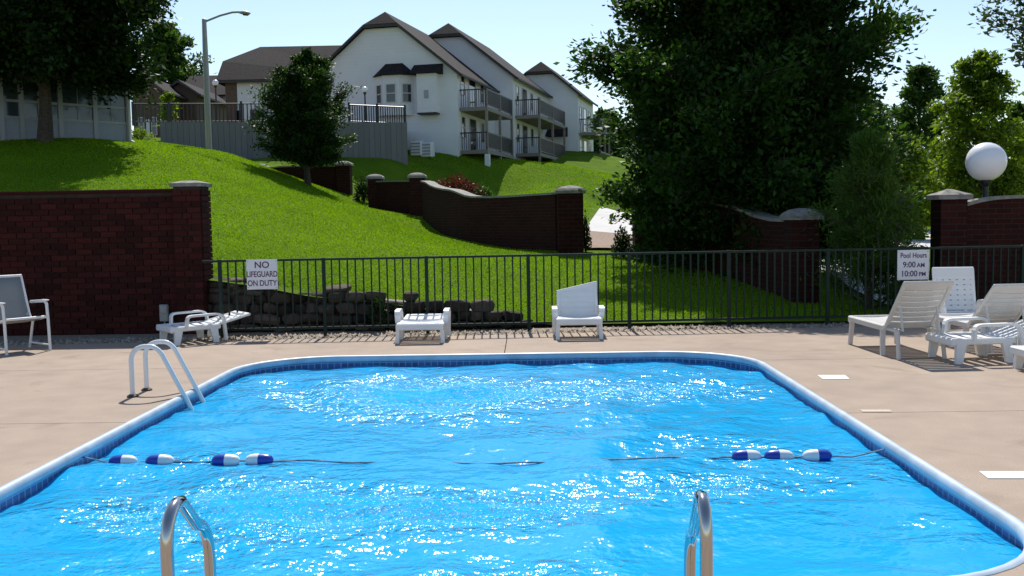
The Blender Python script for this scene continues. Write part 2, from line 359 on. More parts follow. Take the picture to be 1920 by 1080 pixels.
# ------------------------------------------------------------------ terrain
FA, FB = P(610, 628), P(1570, 607)                    # fence line on the deck
def fence_pt(x): t = (x - FA.x) / (FB.x - FA.x); return FA.lerp(FB, t)
ctrl = []
def cp(px, py, Y): ctrl.append(tuple(D(px, py, Y)))
def cw(x, y, z): ctrl.append((x, y, z))
for px, z in ((300, .95), (383, .80), (470, .70), (560, .56), (700, .42), (820, .27), (920, .12), (1000, .06), (1100, .05), (1300, .05), (1500, .04), (1700, .02), (1950, .02)):
    q = D(px, 560, 14.55); cw(q.x, 14.55, z)
cw(-9, 14.6, 1.2); cw(-14, 14.6, 1.5); cw(-25, 14.6, 1.6); cw(14, 14.6, 0); cw(30, 14.6, 0)
for px, py, Y in ((60, 352, 24), (190, 350, 24.5), (300, 345, 25), (200, 266, 31.5), (60, 260, 31.5), (250, 269, 33), (330, 274, 35), (392, 282, 37.5), (440, 292, 38.5),
                  (500, 316, 39), (580, 345, 37.5), (655, 380, 37), (703, 391, 37.5), (783, 406, 35), (808, 435, 31), (853, 448, 29),
                  (919, 460, 27), (993, 469, 25.5), (1086, 472, 24), (1140, 466, 24.5), (1200, 476, 24),
                  (450, 299, 51), (600, 300, 51), (740, 303, 52.6), (860, 300, 56.9), (770, 299, 55.2), (925, 304, 58.6), (990, 330, 58), (640, 303, 51.5), (860, 374, 52.2), (780, 376, 50.3), (935, 372, 54), (700, 374, 48.2), (600, 340, 47.5), (1000, 307, 66), (1095, 288, 80),
                  (700, 372, 44), (850, 382, 47.5), (1000, 362, 47), (1080, 345, 52), (1060, 310, 63), (1140, 428, 36), (1140, 390, 51), (1110, 285, 76), (1160, 330, 66)):
    cp(px, py, Y)
for t in ((4.6, 20, .35), (5.6, 16.5, .06), (7.5, 18, .03), (9, 28, .1), (16, 40, .2), (28, 50, .5), (40, 70, .6), (13, 60, 1.0),
          (-30, 33, 5), (-30, 60, 7), (-20, 45, 5.2), (-40, 90, 8), (-10, 90, 8), (8, 95, 7), (25, 90, 2.5), (60, 60, .8), (70, 120, 2.5),
          (0, 170, 9), (-80, 120, 9), (80, 30, 0), (-80, 20, 3), (0, 400, 10), (-200, 300, 10), (200, 300, 4), (300, 60, 1), (-300, 60, 6)):
    cw(*t)
ctrl = np.array(ctrl)
def phi(d2): return np.sqrt(d2 + 1.4 ** 2)
_d = ((ctrl[:, None, :2] - ctrl[None, :, :2]) ** 2).sum(-1)
_W = np.linalg.solve(phi(_d) + 1e-3 * np.eye(len(ctrl)), ctrl[:, 2] - 1.0)
def terr(x, y):
    x = np.asarray(x, float); y = np.asarray(y, float)
    d2 = (x[..., None] - ctrl[:, 0]) ** 2 + (y[..., None] - ctrl[:, 1]) ** 2
    return phi(d2) @ _W + 1.0
def tz(x, y): return float(terr(x, y))
def drop(px, py):                          # where a pixel's ray meets the terrain
    d = ray(px, py)
    for k in range(140, 3000):
        Y = k * .1; q = EYE + d * (Y / d.y)
        if q.z <= tz(q.x, q.y): return q
    return D(px, py, 60)

xs = np.unique(np.concatenate([np.linspace(-400, -40, 19), np.linspace(-40, -18, 23), np.linspace(-18, 14, 81), np.linspace(14, 50, 37), np.linspace(50, 400, 19)]))
ys = np.unique(np.concatenate([np.linspace(14.25, 42, 84), np.linspace(42, 90, 49), np.linspace(90, 600, 26)]))
GX, GY = np.meshgrid(xs, ys); GZ = terr(GX, GY)
nx, ny = len(xs), len(ys)
ii = (np.arange(ny - 1)[:, None] * nx + np.arange(nx - 1)[None, :]).ravel()
quads = np.stack([ii, ii + 1, ii + nx + 1, ii + nx], 1)
lawn = link('ground', np_mesh('ground', np.stack([GX, GY, GZ], -1).reshape(-1, 3), quads=quads, smooth=True), MT['soil'])
tag(lawn, kind='structure')

def ribbon(name, left, right, mat, dz, n=40, k=10, kind='structure'):
    def res(pl):
        pl = np.array(pl, float); s = np.r_[0, np.cumsum(np.hypot(*np.diff(pl, axis=0).T))]
        t = np.linspace(0, s[-1], n); return np.stack([np.interp(t, s, pl[:, 0]), np.interp(t, s, pl[:, 1])], 1)
    a, b = res(left), res(right); t = np.linspace(0, 1, k)[None, :, None]
    g = a[:, None] * (1 - t) + b[:, None] * t; z = terr(g[..., 0], g[..., 1]) + dz
    v = np.concatenate([g, z[..., None]], -1).reshape(-1, 3)
    i2 = (np.arange(n - 1)[:, None] * k + np.arange(k - 1)[None, :]).ravel()
    o = link(name, np_mesh(name, v, quads=np.stack([i2, i2 + 1, i2 + k + 1, i2 + k], 1), smooth=True), mat)
    return tag(o, kind=kind)
ribbon('road', [(1.9, 34), (2.6, 40), (3.9, 50), (9, 53), (80, 60)], [(4.6, 33), (7, 35.5), (12, 36.5), (24, 37), (80, 36)], MT['road'], .05, 70, 24)
ribbon('driveway_apron', [(1.35, 24.2), (1.7, 29), (1.95, 34.3)], [(2.55, 24.2), (3.6, 29), (4.7, 33.4)], MT['apron'], .06, 16, 8)
ribbon('path', [(5.7, 14.9), (6.0, 19), (7.4, 27), (9.4, 37)], [(7.2, 14.9), (7.4, 19), (9, 27), (11.5, 37)], MT['road'], .035, 30, 10)

# ------------------------------------------------------------------ pool, deck
PX0, PX1, PY0, PY1 = P(334, 746).x, P(1534, 738).x - .06, 4.23, P(960, 664).y
AX0, AX1, AY = -1.5, .95, 3.4
corners = [((PX0, PY1), 1.0), ((PX0, PY0), .85), ((AX0, PY0), .12), ((AX0, AY), .25), ((AX1, AY), .25), ((AX1, PY0), .12), ((PX1, PY0), .85), ((PX1, PY1), 1.0)]
def fillet(cs, off=0.0, seg=10):
    out = []; n = len(cs)
    for i in range(n):
        p = Vector(cs[i][0]); a = Vector(cs[i - 1][0]); b = Vector(cs[(i + 1) % n][0]); r = cs[i][1]
        da = (a - p).normalized(); db = (b - p).normalized(); c = p + (da + db) * r
        p0, p1 = p + da * r, p + db * r
        a0 = math.atan2(*(p0 - c).yx); a1 = math.atan2(*(p1 - c).yx); d = (a1 - a0 + math.pi) % (2 * math.pi) - math.pi
        convex = d > 0                        # list runs counter-clockwise
        for k in range(seg + 1):
            t = a0 + d * k / seg; nrm = Vector((math.cos(t), math.sin(t))) * (1 if convex else -1)
            q = c + Vector((math.cos(t), math.sin(t))) * r
            out.append((q.x + nrm.x * off, q.y + nrm.y * off))
    return out
outline = fillet(corners)
# wall and floor of the basin (uv along the wall for the printed liner band)
bm = bmesh.new(); uvl = bm.loops.layers.uv.new('UVMap')
s = 0; n = len(outline); ring = []
for i in range(n + 1):
    p = outline[i % n]
    if i: s += math.dist(p, outline[i - 1])
    ring.append((bm.verts.new((p[0], p[1], -.03)), bm.verts.new((p[0], p[1], -.21)), bm.verts.new((p[0], p[1], -1.15)), s))
for i in range(n):
    for r in range(2):
        f = bm.faces.new((ring[i][r], ring[i + 1][r], ring[i + 1][r + 1], ring[i][r + 1]))
        for l, (sv, zv) in zip(f.loops, ((ring[i][3], r), (ring[i + 1][3], r), (ring[i + 1][3], r + 1), (ring[i][3], r + 1))):
            l[uvl].uv = (sv, (-.03, -.21, -1.15)[zv])
fl = bm.faces.new([bm.verts.new((p[0], p[1], -1.15)) for p in outline])
me = bpy.data.meshes.new('pool_basin'); bm.to_mesh(me); bm.free()
tag(link('pool_basin', me, MT['liner']), kind='structure')
# coping: rolled white edge swept round the outline
prof = [(.0, -.062), (-.014, -.06), (-.024, -.048), (-.027, -.028), (-.024, -.008), (-.013, .006), (.004, .012), (.022, .010), (.032, .003), (.032, -.05)]
rings = [fillet(corners, off=o) for o, z in prof]
mb = MB(); vs_ = []; k = len(prof)
for i in range(n):
    for j in range(k): vs_.append((rings[j][i][0], rings[j][i][1], prof[j][1]))
fs = [(i * k + j, ((i + 1) % n) * k + j, ((i + 1) % n) * k + j + 1, i * k + j + 1) for i in range(n) for j in range(k - 1)]
mb.add(vs_, fs)
tag(mb.build('pool_coping', MT['coping'], smooth=True), kind='structure')
# deck slabs with open joints over a dark bed
DX0, DX1, DY0 = -16.0, 16.0, -4.0
def deck_edge(x): return fence_pt(x).y - .42
outer = [(DX0, DY0), (DX1, DY0), (DX1, deck_edge(DX1)), (DX0, deck_edge(DX0))]
hole = fillet(corners, off=.029)
def sheet_with_hole(z):
    tri = tessellate_polygon([[Vector((*p, 0)) for p in outer], [Vector((*p, 0)) for p in reversed(hole)]])
    vv = outer + list(reversed(hole)); b = bmesh.new(); V = [b.verts.new((p[0], p[1], z)) for p in vv]
    for t in tri:
        try: b.faces.new([V[i] for i in t])
        except ValueError: pass
    return b
b0 = sheet_with_hole(-.075); me = bpy.data.meshes.new('deck_bed'); b0.to_mesh(me); b0.free()
deck = link('pool_deck', me, MT['hose']); tag(deck, kind='structure')
JX = [-13, -9.6, -6.35, -.30, 5.7, 8.9, 12.5]; JY = [-1.0, 2.0, 4.9, 7.85, 10.75]
b1 = sheet_with_hole(0.0)
for axis, js in ((0, JX), (1, JY)):
    for j in js:
        for e in (-.005, .005):
            co = [0, 0, 0]; co[axis] = j + e; no = [0, 0, 0]; no[axis] = 1
            bmesh.ops.bisect_plane(b1, geom=b1.verts[:] + b1.edges[:] + b1.faces[:], plane_co=co, plane_no=no, dist=1e-6)
cells = {}
b1.verts.ensure_lookup_table()
for f in b1.faces:
    c = f.calc_center_median()
    if any(abs(c.x - j) < .005 for j in JX) or any(abs(c.y - j) < .005 for j in JY): continue
    cells.setdefault((sum(c.x > j for j in JX), sum(c.y > j for j in JY)), []).append([tuple(v.co) for v in f.verts])
b1.free()
for key, polys in cells.items():
    b = bmesh.new()
    for pl in polys: b.faces.new([b.verts.new(q) for q in pl])
    bmesh.ops.remove_doubles(b, verts=b.verts, dist=1e-5)
    ge = bmesh.ops.extrude_face_region(b, geom=b.faces[:])
    for v in ge['geom']:
        if isinstance(v, bmesh.types.BMVert): v.co.z -= .07
    bmesh.ops.recalc_face_normals(b, faces=b.faces)
    me = bpy.data.meshes.new('slab'); b.to_mesh(me); b.free()
    link('slab', me, MT['deck'], deck)
# gravel strip under the fence
mb = MB()
for x in np.arange(DX0, DX1, .25):
    a, b = deck_edge(x), deck_edge(x + .25)
    mb.add([(x, a, -.02), (x + .25, b, -.02), (x + .25, 14.7, .0), (x, 14.7, .0)], [(0, 1, 2, 3)])
tag(mb.build('gravel_strip', MT['gravel']), kind='structure')
rng = np.random.default_rng(3)
pebs = 3500; gx = rng.uniform(-7.5, 9, pebs); gt = rng.uniform(0, 1, pebs)
gy = np.array([deck_edge(x) for x in gx]) + .02 + gt * .62
ic = np.array([(1, 0, 0), (0, 1, 0), (-1, 0, 0), (0, -1, 0), (0, 0, 1)], float)
it = np.array([(0, 1, 4), (1, 2, 4), (2, 3, 4), (3, 0, 4)])
sz = rng.uniform(.012, .035, (pebs, 1, 1)) * rng.uniform(.6, 1.3, (pebs, 1, 3)); an = rng.uniform(0, 6.28, pebs)
v = ic[None] * sz; cx = np.cos(an)[:, None]; sx = np.sin(an)[:, None]
v = np.stack([v[..., 0] * cx - v[..., 1] * sx + gx[:, None], v[..., 0] * sx + v[..., 1] * cx + gy[:, None], v[..., 2] - .014], -1)
tag(link('gravel', np_mesh('gravel', v.reshape(-1, 3), tris=(it[None] + 5 * np.arange(pebs)[:, None, None]).reshape(-1, 3)), island_mat('pebbles', (.15, .12, .09), (.45, .38, .30))),
    'loose brown and grey gravel along the foot of the iron fence', 'gravel', kind='stuff')
# water
WZ = -.115
gxs = np.arange(PX0 - .03, PX1 + .03, .028); gys = np.arange(AY - .03, PY1 + .03, .03)
WX, WY = np.meshgrid(gxs, gys); H = np.zeros_like(WX); rng = np.random.default_rng(11)
for i in range(46):
    lam = float(np.exp(rng.uniform(math.log(.16), math.log(1.3)))); th = rng.normal(math.pi / 2, .75); kx, ky = math.cos(th), math.sin(th)
    A = .0040 * lam ** .95 * (1.5 if lam > .38 else .9); ph = rng.uniform(0, 6.28)
    H += A * np.sin((WX * kx + WY * ky) * 2 * math.pi / lam + ph + .6 * np.sin(WX * 1.1 + i) + .6 * np.sin(WY * .9 + 2 * i))
env = .75 + .25 * np.sin(WX * 1.3 + 1.0) * np.sin(WY * 1.1 + .4)
H *= env
def inside(x, y, poly):
    r = np.zeros(x.shape, bool); m_ = len(poly)
    for i in range(m_):
        x0, y0 = poly[i]; x1, y1 = poly[(i + 1) % m_]
        if y0 == y1: continue
        c = ((y0 > y) != (y1 > y)) & (x < (x1 - x0) * (y - y0) / (y1 - y0) + x0); r ^= c
    return r
nx2, ny2 = len(gxs), len(gys)
ii = (np.arange(ny2 - 1)[:, None] * nx2 + np.arange(nx2 - 1)[None, :]).ravel()
keep = inside(WX, WY, fillet(corners, off=.05)).ravel()[ii]
ii = ii[keep]; quads = np.stack([ii, ii + 1, ii + nx2 + 1, ii + nx2], 1)
used, inv = np.unique(quads, return_inverse=True)
wv = np.stack([WX, WY, H + WZ], -1).reshape(-1, 3)[used]
tag(link('pool_water', np_mesh('pool_water', wv, quads=inv.reshape(quads.shape), smooth=True), MT['water']), kind='structure')

# white depth plates painted on the deck
for i, (x0, x1, y0, y1, lab) in enumerate(((1533, 1584, 704, 711, 'small white painted bar on the deck beside the far end of the coping'),
                                           (1836, 1935, 885, 898, 'large white painted bar on the deck beside the near coping'),
                                           (1612, 1668, 769, 773, 'faint worn white bar on the deck between the two brighter bars'))):
    q = [P(x0, y0), P(x1, y0), P(x1 + (y1 - y0) * 1.3, y1), P(x0 + (y1 - y0) * 1.3, y1)]
    mt = MT['paint'] if i < 2 else plain('worn_paint', (.50, .41, .33), .8, var=.1, scale=40)
    tag(MB().prism([(p.x, p.y, .002) for p in q], (0, 0, .003)).build('painted_mark', mt), lab, 'marking', 'painted bars on the deck')

# ------------------------------------------------------------------ brick walls
UBRICK = {}
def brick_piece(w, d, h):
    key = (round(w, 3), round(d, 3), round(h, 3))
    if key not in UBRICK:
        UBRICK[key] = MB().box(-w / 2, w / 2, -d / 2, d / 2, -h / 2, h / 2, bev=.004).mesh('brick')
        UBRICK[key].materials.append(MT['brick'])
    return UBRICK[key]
WY0 = fence_pt(-6).y + .70
wx1 = D(330, 400, WY0).x; pxa, pxb = D(329, 400, WY0).x, D(381, 400, WY0).x
wtop = D(190, 356, WY0).z; ptop = D(350, 350, WY0).z
bw = thing('brick_wall', 'tall red brick wall with square capped pillar beside the grey sling chair', 'wall', (0, 0, 0))
MB().box(-10.5, pxa, WY0 + .012, WY0 + .23, -.1, wtop - .05).build('core', MT['mortar'], bw)
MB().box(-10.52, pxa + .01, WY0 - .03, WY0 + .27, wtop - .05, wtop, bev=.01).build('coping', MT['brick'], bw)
pil = MB().box(pxa + .012, pxb - .012, WY0 - .088, WY0 + .318, -.1, ptop).build('pillar', MT['mortar'], bw)
cap = MB().add([(pxa - .03, WY0 - .13, ptop), (pxb + .03, WY0 - .13, ptop), (pxb + .03, WY0 + .36, ptop), (pxa - .03, WY0 + .36, ptop),
                (pxa - .03, WY0 - .13, ptop + .05), (pxb + .03, WY0 - .13, ptop + .05), (pxb + .03, WY0 + .36, ptop + .05), (pxa - .03, WY0 + .36, ptop + .05),
                (pxa + .1, WY0 + .0, ptop + .085), (pxb - .1, WY0 + .0, ptop + .085), (pxb - .1, WY0 + .23, ptop + .085), (pxa + .1, WY0 + .23, ptop + .085)],
               [(3, 2, 1, 0), (0, 1, 5, 4), (1, 2, 6, 5), (2, 3, 7, 6), (3, 0, 4, 7), (4, 5, 9, 8), (5, 6, 10, 9), (6, 7, 11, 10), (7, 4, 8, 11), (8, 9, 10, 11)]).build('cap', MT['stonecap'], pil)
BW, BH = .242, .082
stuffmb = MB(); nbr = 0; rows = int((wtop - .05) / BH)
cands = []
for r in range(rows + 1):
    z = r * BH + .041
    if z + .035 > wtop - .05: break
    x = pxa - .125 + (.12 if r % 2 else 0)
    while x > -10.4:
        w_ = .232
        xr = min(x + w_ / 2, pxa - .003)
        cands.append((xr, x - w_ / 2, WY0, .03, z)); x -= BW
for (xr, xl, y, d, z) in cands:
    w_ = xr - xl; c = Vector(((xr + xl) / 2, y + random.uniform(-.002, .002), z))
    if w_ < .05: continue
    if nbr < 250 and c.x > -7.55:
        link('brick', brick_piece(w_, d, .072), None, bw, loc=c); nbr += 1
    else: stuffmb.box(xl, xr, y - d / 2, y + d / 2, z - .036, z + .036)
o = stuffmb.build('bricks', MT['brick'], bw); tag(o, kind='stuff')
pm = MB()
pw = pxb - pxa
for r in range(int(ptop / BH)):
    z = r * BH + .041
    if z + .036 > ptop: break
    hw = pw / 2 if r % 2 else pw / 3
    for i in range(int(round(pw / hw))):
        x0 = pxa + i * hw
        if nbr < 300 and z > .3:
            link('brick', brick_piece(hw - .01, .03, .072), None, pil, loc=(x0 + hw / 2, WY0 - .095, z)); nbr += 1
        else: pm.box(x0 + .005, x0 + hw - .005, WY0 - .11, WY0 - .08, z - .036, z + .036)
    for sx_ in (pxa, pxb):
        for i in range(2):
            y0 = WY0 - .08 + i * .2; pm.box(sx_ - .014, sx_ + .014, y0 + .004, y0 + .194, z - .036, z + .036)
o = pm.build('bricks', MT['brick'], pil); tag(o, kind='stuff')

def uv_wall(name, pts, parent, thick=.25, cope=True):
    # pts: (x, y, zbase, ztop); one brick ribbon with real thickness, uv along it, and a stone coping
    b = bmesh.new(); ul = b.loops.layers.uv.new('UVMap'); P3 = [Vector(p[:2]) for p in pts]; n_ = len(pts); S = [0]
    for i in range(1, n_): S.append(S[-1] + (P3[i] - P3[i - 1]).length)
    nr = []
    for i in range(n_):
        t = (P3[min(i + 1, n_ - 1)] - P3[max(i - 1, 0)]).normalized(); nr.append(Vector((t.y, -t.x)))
    def vert(i, sgn, z): q = P3[i] + nr[i] * sgn * thick / 2; return b.verts.new((q.x, q.y, z))
    def quad(vs4, uv4):
        f = b.faces.new(vs4)
        for l, u in zip(f.loops, uv4): l[ul].uv = u
    for i in range(n_ - 1):
        j = i + 1
        for sgn in (1, -1):
            quad([vert(i, sgn, pts[i][2] - .4), vert(j, sgn, pts[j][2] - .4), vert(j, sgn, pts[j][3]), vert(i, sgn, pts[i][3])],
                 [(S[i], pts[i][2] - .4), (S[j], pts[j][2] - .4), (S[j], pts[j][3]), (S[i], pts[i][3])])
        quad([vert(i, 1, pts[i][3]), vert(j, 1, pts[j][3]), vert(j, -1, pts[j][3]), vert(i, -1, pts[i][3])], [(S[i], 0), (S[j], 0), (S[j], .2), (S[i], .2)])
    for i in (0, n_ - 1):
        quad([vert(i, 1, pts[i][2] - .4), vert(i, -1, pts[i][2] - .4), vert(i, -1, pts[i][3]), vert(i, 1, pts[i][3])],
             [(0, pts[i][2] - .4), (thick, pts[i][2] - .4), (thick, pts[i][3]), (0, pts[i][3])])
    bmesh.ops.remove_doubles(b, verts=b.verts, dist=1e-4); bmesh.ops.recalc_face_normals(b, faces=b.faces)
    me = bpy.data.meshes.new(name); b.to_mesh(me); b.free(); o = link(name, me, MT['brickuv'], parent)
    if cope:
        c = MB(); vv = []; ff = []
        for i in range(n_):
            for sgn, dz in ((1, .003), (-1, .003), (-1, .055), (1, .055)):
                q = P3[i] + nr[i] * sgn * (thick / 2 + .04); vv.append((q.x, q.y, pts[i][3] + dz))
        for i in range(n_ - 1):
            for e in range(4): ff.append((i * 4 + e, i * 4 + (e + 1) % 4, i * 4 + 4 + (e + 1) % 4, i * 4 + 4 + e))
        ff += [(0, 1, 2, 3), ((n_ - 1) * 4 + 3, (n_ - 1) * 4 + 2, (n_ - 1) * 4 + 1, (n_ - 1) * 4)]
        c.add(vv, ff).build('coping', MT['stonecap'], parent)
    return o
def pillar(parent, c, zb, zt, w=.55, rot=0.0, dome=True):
    b = bmesh.new(); ul = b.loops.layers.uv.new('UVMap'); h = w / 2
    cs = [(-h, -h), (h, -h), (h, h), (-h, h)]
    for i in range(4):
        a, d = cs[i], cs[(i + 1) % 4]; f = b.faces.new([b.verts.new((*a, zb - .4)), b.verts.new((*d, zb - .4)), b.verts.new((*d, zt)), b.verts.new((*a, zt))])
        for l, u in zip(f.loops, ((i * w, zb), (i * w + w, zb), (i * w + w, zt), (i * w, zt))): l[ul].uv = u
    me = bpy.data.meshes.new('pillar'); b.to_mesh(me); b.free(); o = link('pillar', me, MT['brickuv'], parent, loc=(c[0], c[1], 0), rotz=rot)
    e = h + .06; cp_ = MB()
    lay = [(e, 0), (e, .07)] + ([(e * .85, .12), (e * .55, .17), (e * .15, .19)] if dome else [(e * .1, .16)])
    vv = [(sx_ * r_, sy_ * r_, zt + dz) for r_, dz in lay for sx_, sy_ in ((-1, -1), (1, -1), (1, 1), (-1, 1))]
    ff = [(3, 2, 1, 0)] + [(i * 4 + j, i * 4 + (j + 1) % 4, i * 4 + 4 + (j + 1) % 4, i * 4 + 4 + j) for i in range(len(lay) - 1) for j in range(4)]
    ff.append(tuple((len(lay) - 1) * 4 + j for j in range(4)))
    cp_.add(vv, ff).build('cap', MT['stonecap'], o)
    return o
# entrance wall in the middle: pillars at 703, 783 and 1070
cw_ = thing('entrance_wall', 'curved red brick entrance wall with swooping coping left of the driveway opening', 'wall')
c1, c2_, c3 = D(705, 380, 37.6), D(784, 400, 35.2), D(1070, 470, 24)
for c, top, w_ in ((c1, D(705, 336, 37.6).z, .5), (c2_, D(784, 334, 35.2).z, .52), (c3, D(1070, 363, 24).z, .60)):
    pillar(cw_, c, tz(c.x, c.y), top, w_)
wl_ = [(797, 339, 34.3), (806, 341, 33.2), (815, 347, 32.3), (826, 351, 31.4), (838, 353.5, 30.5), (852, 355, 29.6), (862, 358, 29.0), (872, 362, 28.5), (882, 366, 28.1), (895, 368, 27.7), (920, 368, 27.0), (956, 367, 26.2), (1000, 364, 25.3), (1048, 361, 24.4)]
uv_wall('wall', [(D(a, b_, Y).x, Y, tz(D(a, b_, Y).x, Y), D(a, b_, Y).z - .05) for a, b_, Y in wl_], cw_)
uv_wall('wall', [(D(a, b_, Y).x, Y, tz(D(a, b_, Y).x, Y), D(a, b_, Y).z) for a, b_, Y in ((712, 342, 37.4), (748, 341, 36.3), (776, 341, 35.5))], cw_)
# far wall on the crest: pillars at 490 and 645
fw = thing('garden_wall', 'low red brick wall with two capped pillars behind the small round tree', 'wall')
for px, py, Y in ((488, 316, 41.5), (645, 311, 40)):
    c = D(px, py, Y); pillar(fw, c, tz(c.x, c.y) - .5, c.z, .55)
uv_wall('wall', [(D(a, b_, Y).x, Y, tz(D(a, b_, Y).x, Y) - .5, D(a, b_, Y).z) for a, b_, Y in ((500, 318, 41.4), (530, 314, 41.1), (580, 313, 40.6), (632, 313, 40.1))], fw)
# right wall under the big tree
rw = thing('entrance_wall', 'dark red brick entrance wall in the shade of the big tree right of the driveway opening', 'wall')
r1, r2 = D(1212, 470, 23.6), D(1502, 560, 16.6)
pillar(rw, r1, tz(r1.x, r1.y), D(1212, 362, 23.6).z, .6); pillar(rw, r2, tz(r2.x, r2.y), D(1502, 412, 16.6).z, .46)
uv_wall('wall', [(D(a, b_, Y).x, Y, tz(D(a, b_, Y).x, Y), D(a, b_, Y).z) for a, b_, Y in ((1235, 374, 23), (1290, 376, 21.6), (1340, 381, 20.3), (1390, 392, 19.1), (1430, 408, 18.2), (1460, 415, 17.5), (1485, 416, 17))], rw)
# wall with the globe lamp at the right edge
gw = thing('entrance_wall', 'shaded brick wall with arched top and pointed pillar cap below the white globe lamp', 'wall')
g1 = D(1778, 470, 15.6); pillar(gw, g1, 0, D(1778, 374, 15.6).z, .40, 0, False)
uv_wall('wall', [(D(a, b_, Y).x, Y, 0, D(a, b_, Y).z) for a, b_, Y in ((1802, 388, 15.6), (1830, 380, 15.6), (1860, 375, 15.6), (1890, 373, 15.6), (1925, 372, 15.6), (1975, 374, 15.6), (2040, 385, 15.6))], gw)

# ------------------------------------------------------------------ dry stone wall
sw = thing('stone_wall', 'low dry stone retaining wall of rough dark rocks behind the iron fence', 'wall')
def rock_mesh(i):
    b = bmesh.new(); bmesh.ops.create_icosphere(b, subdivisions=2, radius=1); r_ = random.Random(i)
    dirs = [Vector((r_.gauss(0, 1), r_.gauss(0, 1), r_.gauss(0, 1))).normalized() for _ in range(9)]
    for v in b.verts:
        q = v.co.copy(); q = Vector([math.copysign(abs(c) ** .55, c) for c in q])
        for d_ in dirs:
            t = q.dot(d_) - .88
            if t > 0: q -= d_ * t * .8
        v.co = q
    me = bpy.data.meshes.new('rock'); b.to_mesh(me); b.free(); me.materials.append(MT['rock']); return me
rocks = [rock_mesh(i) for i in range(9)]
nrk = 0
x = D(376, 560, 14.4).x
xe = D(965, 600, 14.4).x
topz = lambda x_: max(.05, float(np.interp(x_, [D(383, 0, 14.4).x, D(470, 0, 14.4).x, D(560, 0, 14.4).x, D(700, 0, 14.4).x, D(820, 0, 14.4).x, D(940, 0, 14.4).x], [.74, .66, .57, .48, .38, .20])))
rz = 0.0; course = 0
while rz < .85:
    hh = random.uniform(.10, .17); x = D(376, 560, 14.4).x + random.uniform(0, .15)
    while x < xe:
        w_ = random.uniform(.16, .42); xc = x + w_ / 2; tp = topz(xc) + random.uniform(-.04, .06)
        if rz + hh * .45 < tp:
            o = link('rock', random.choice(rocks), None, sw, loc=(xc, 14.28 + course * .045 + random.uniform(-.04, .04), rz + hh / 2))
            o.scale = (w_ * .53, random.uniform(.12, .2), hh * random.uniform(.52, .66)); o.rotation_euler = (random.uniform(-.2, .2), random.uniform(-.14, .14), random.uniform(-.3, .3)); nrk += 1
        x += w_ * .97
    rz += hh * .93; course += 1
mb = MB()                                    # packed earth right behind the stones
px_ = np.linspace(D(376, 560, 14.4).x, xe, 24)
for a, b in zip(px_[:-1], px_[1:]):
    mb.prism([(a, 14.40, -.05), (b, 14.40, -.05), (b, 14.40, topz(b) - .06), (a, 14.40, topz(a) - .06)], (0, .3, 0))
mb.build('earth_fill', MT['hose'], sw)

# ------------------------------------------------------------------ iron fence
fe = thing('iron_fence', 'dark green iron picket fence along the back edge of the pool deck', 'fence')
ftop = D(993, 477, fence_pt(0).y).z
fbot = D(993, 606, fence_pt(0).y).z
XL, XR = D(384, 490, FA.y).x, 9.6
fang = math.atan2(FB.y - FA.y, FB.x - FA.x)
def fbox(name, x0, x1, hw, z0, z1):
    a, b = fence_pt(x0), fence_pt(x1); L_ = (b - a).length
    return MB().box(0, L_, -hw, hw, z0, z1).build(name, MT['fence'], fe, loc=a, rotz=fang)
fbox('top_rail', XL, XR, .02, ftop - .03, ftop); fbox('bottom_rail', XL, XR, .016, fbot - .016, fbot + .016)
post_x = [fence_pt(0).x * 0 + D(px, 610, FA.y).x for px in (610, 802, 993, 1185, 1377, 1570)]
sp = (post_x[-1] - post_x[0]) / 5
allp = [post_x[0] + sp * i for i in range(-1, 10) if post_x[0] + sp * i < XR]
pmesh = MB().box(-.024, .024, -.024, .024, -.06, ftop + .006, bev=.004).mesh('post'); pmesh.materials.append(MT['fence'])
kmesh = MB().box(-.010, .010, -.010, .010, fbot - .012, ftop - .028).mesh('picket'); kmesh.materials.append(MT['fence'])
for x in allp:
    if x > XL: link('post', pmesh, None, fe, loc=fence_pt(x), rotz=fang)
np_ = 13
for x in allp:
    for j in range(1, np_):
        xx = x + sp * j / np_
        if XL < xx < XR: link('picket', kmesh, None, fe, loc=fence_pt(xx), rotz=fang)

def text_mesh(body, size, mat, parent, loc, rotz, bold=.0, sx=1.0):
    cu = bpy.data.curves.new('lettering', 'FONT'); cu.body = body; cu.size = size; cu.align_x = 'CENTER'; cu.align_y = 'CENTER'; cu.offset = bold; cu.extrude = .0015
    to = bpy.data.objects.new('t', cu); col.objects.link(to)
    bpy.context.view_layer.update()
    me = bpy.data.meshes.new_from_object(to.evaluated_get(bpy.context.evaluated_depsgraph_get())); bpy.data.objects.remove(to)
    me.materials.clear(); o = link('lettering', me, mat, parent); o.location = loc; o.rotation_euler = (R(90), 0, rotz); o.scale = (sx, 1, 1); return o
def fence_sign(name, label, x0, y0, x1, y1, lines, ink):
    yf = fence_pt(D((x0 + x1) / 2, 500, FA.y).x).y - .045
    a, b = D(x0, y0, yf), D(x1, y1, yf); w_, h_ = b.x - a.x, a.z - b.z
    t = thing(name, label, 'sign', ((a.x + b.x) / 2, yf, b.z), fang)
    MB().box(-w_ / 2, w_ / 2, -.006, .006, 0, h_, bev=.003).build('plate', MT['signwhite'], t)
    for body, fy, size, sx, dx in lines:
        text_mesh(body, size * h_, ink, t, (dx * w_, -.0075, h_ * (1 - fy)), 0, .0015, sx)
    for sx_ in (-1, 1):
        for zz in (.06, .94): MB().lathe([(.006, 0), (.006, .004)], 8, (0, 0, 0)).build('bolt', MT['aluminium'], t, loc=(sx_ * (w_ / 2 - .02), -.0062, h_ * zz)).rotation_euler = (R(90), 0, 0)
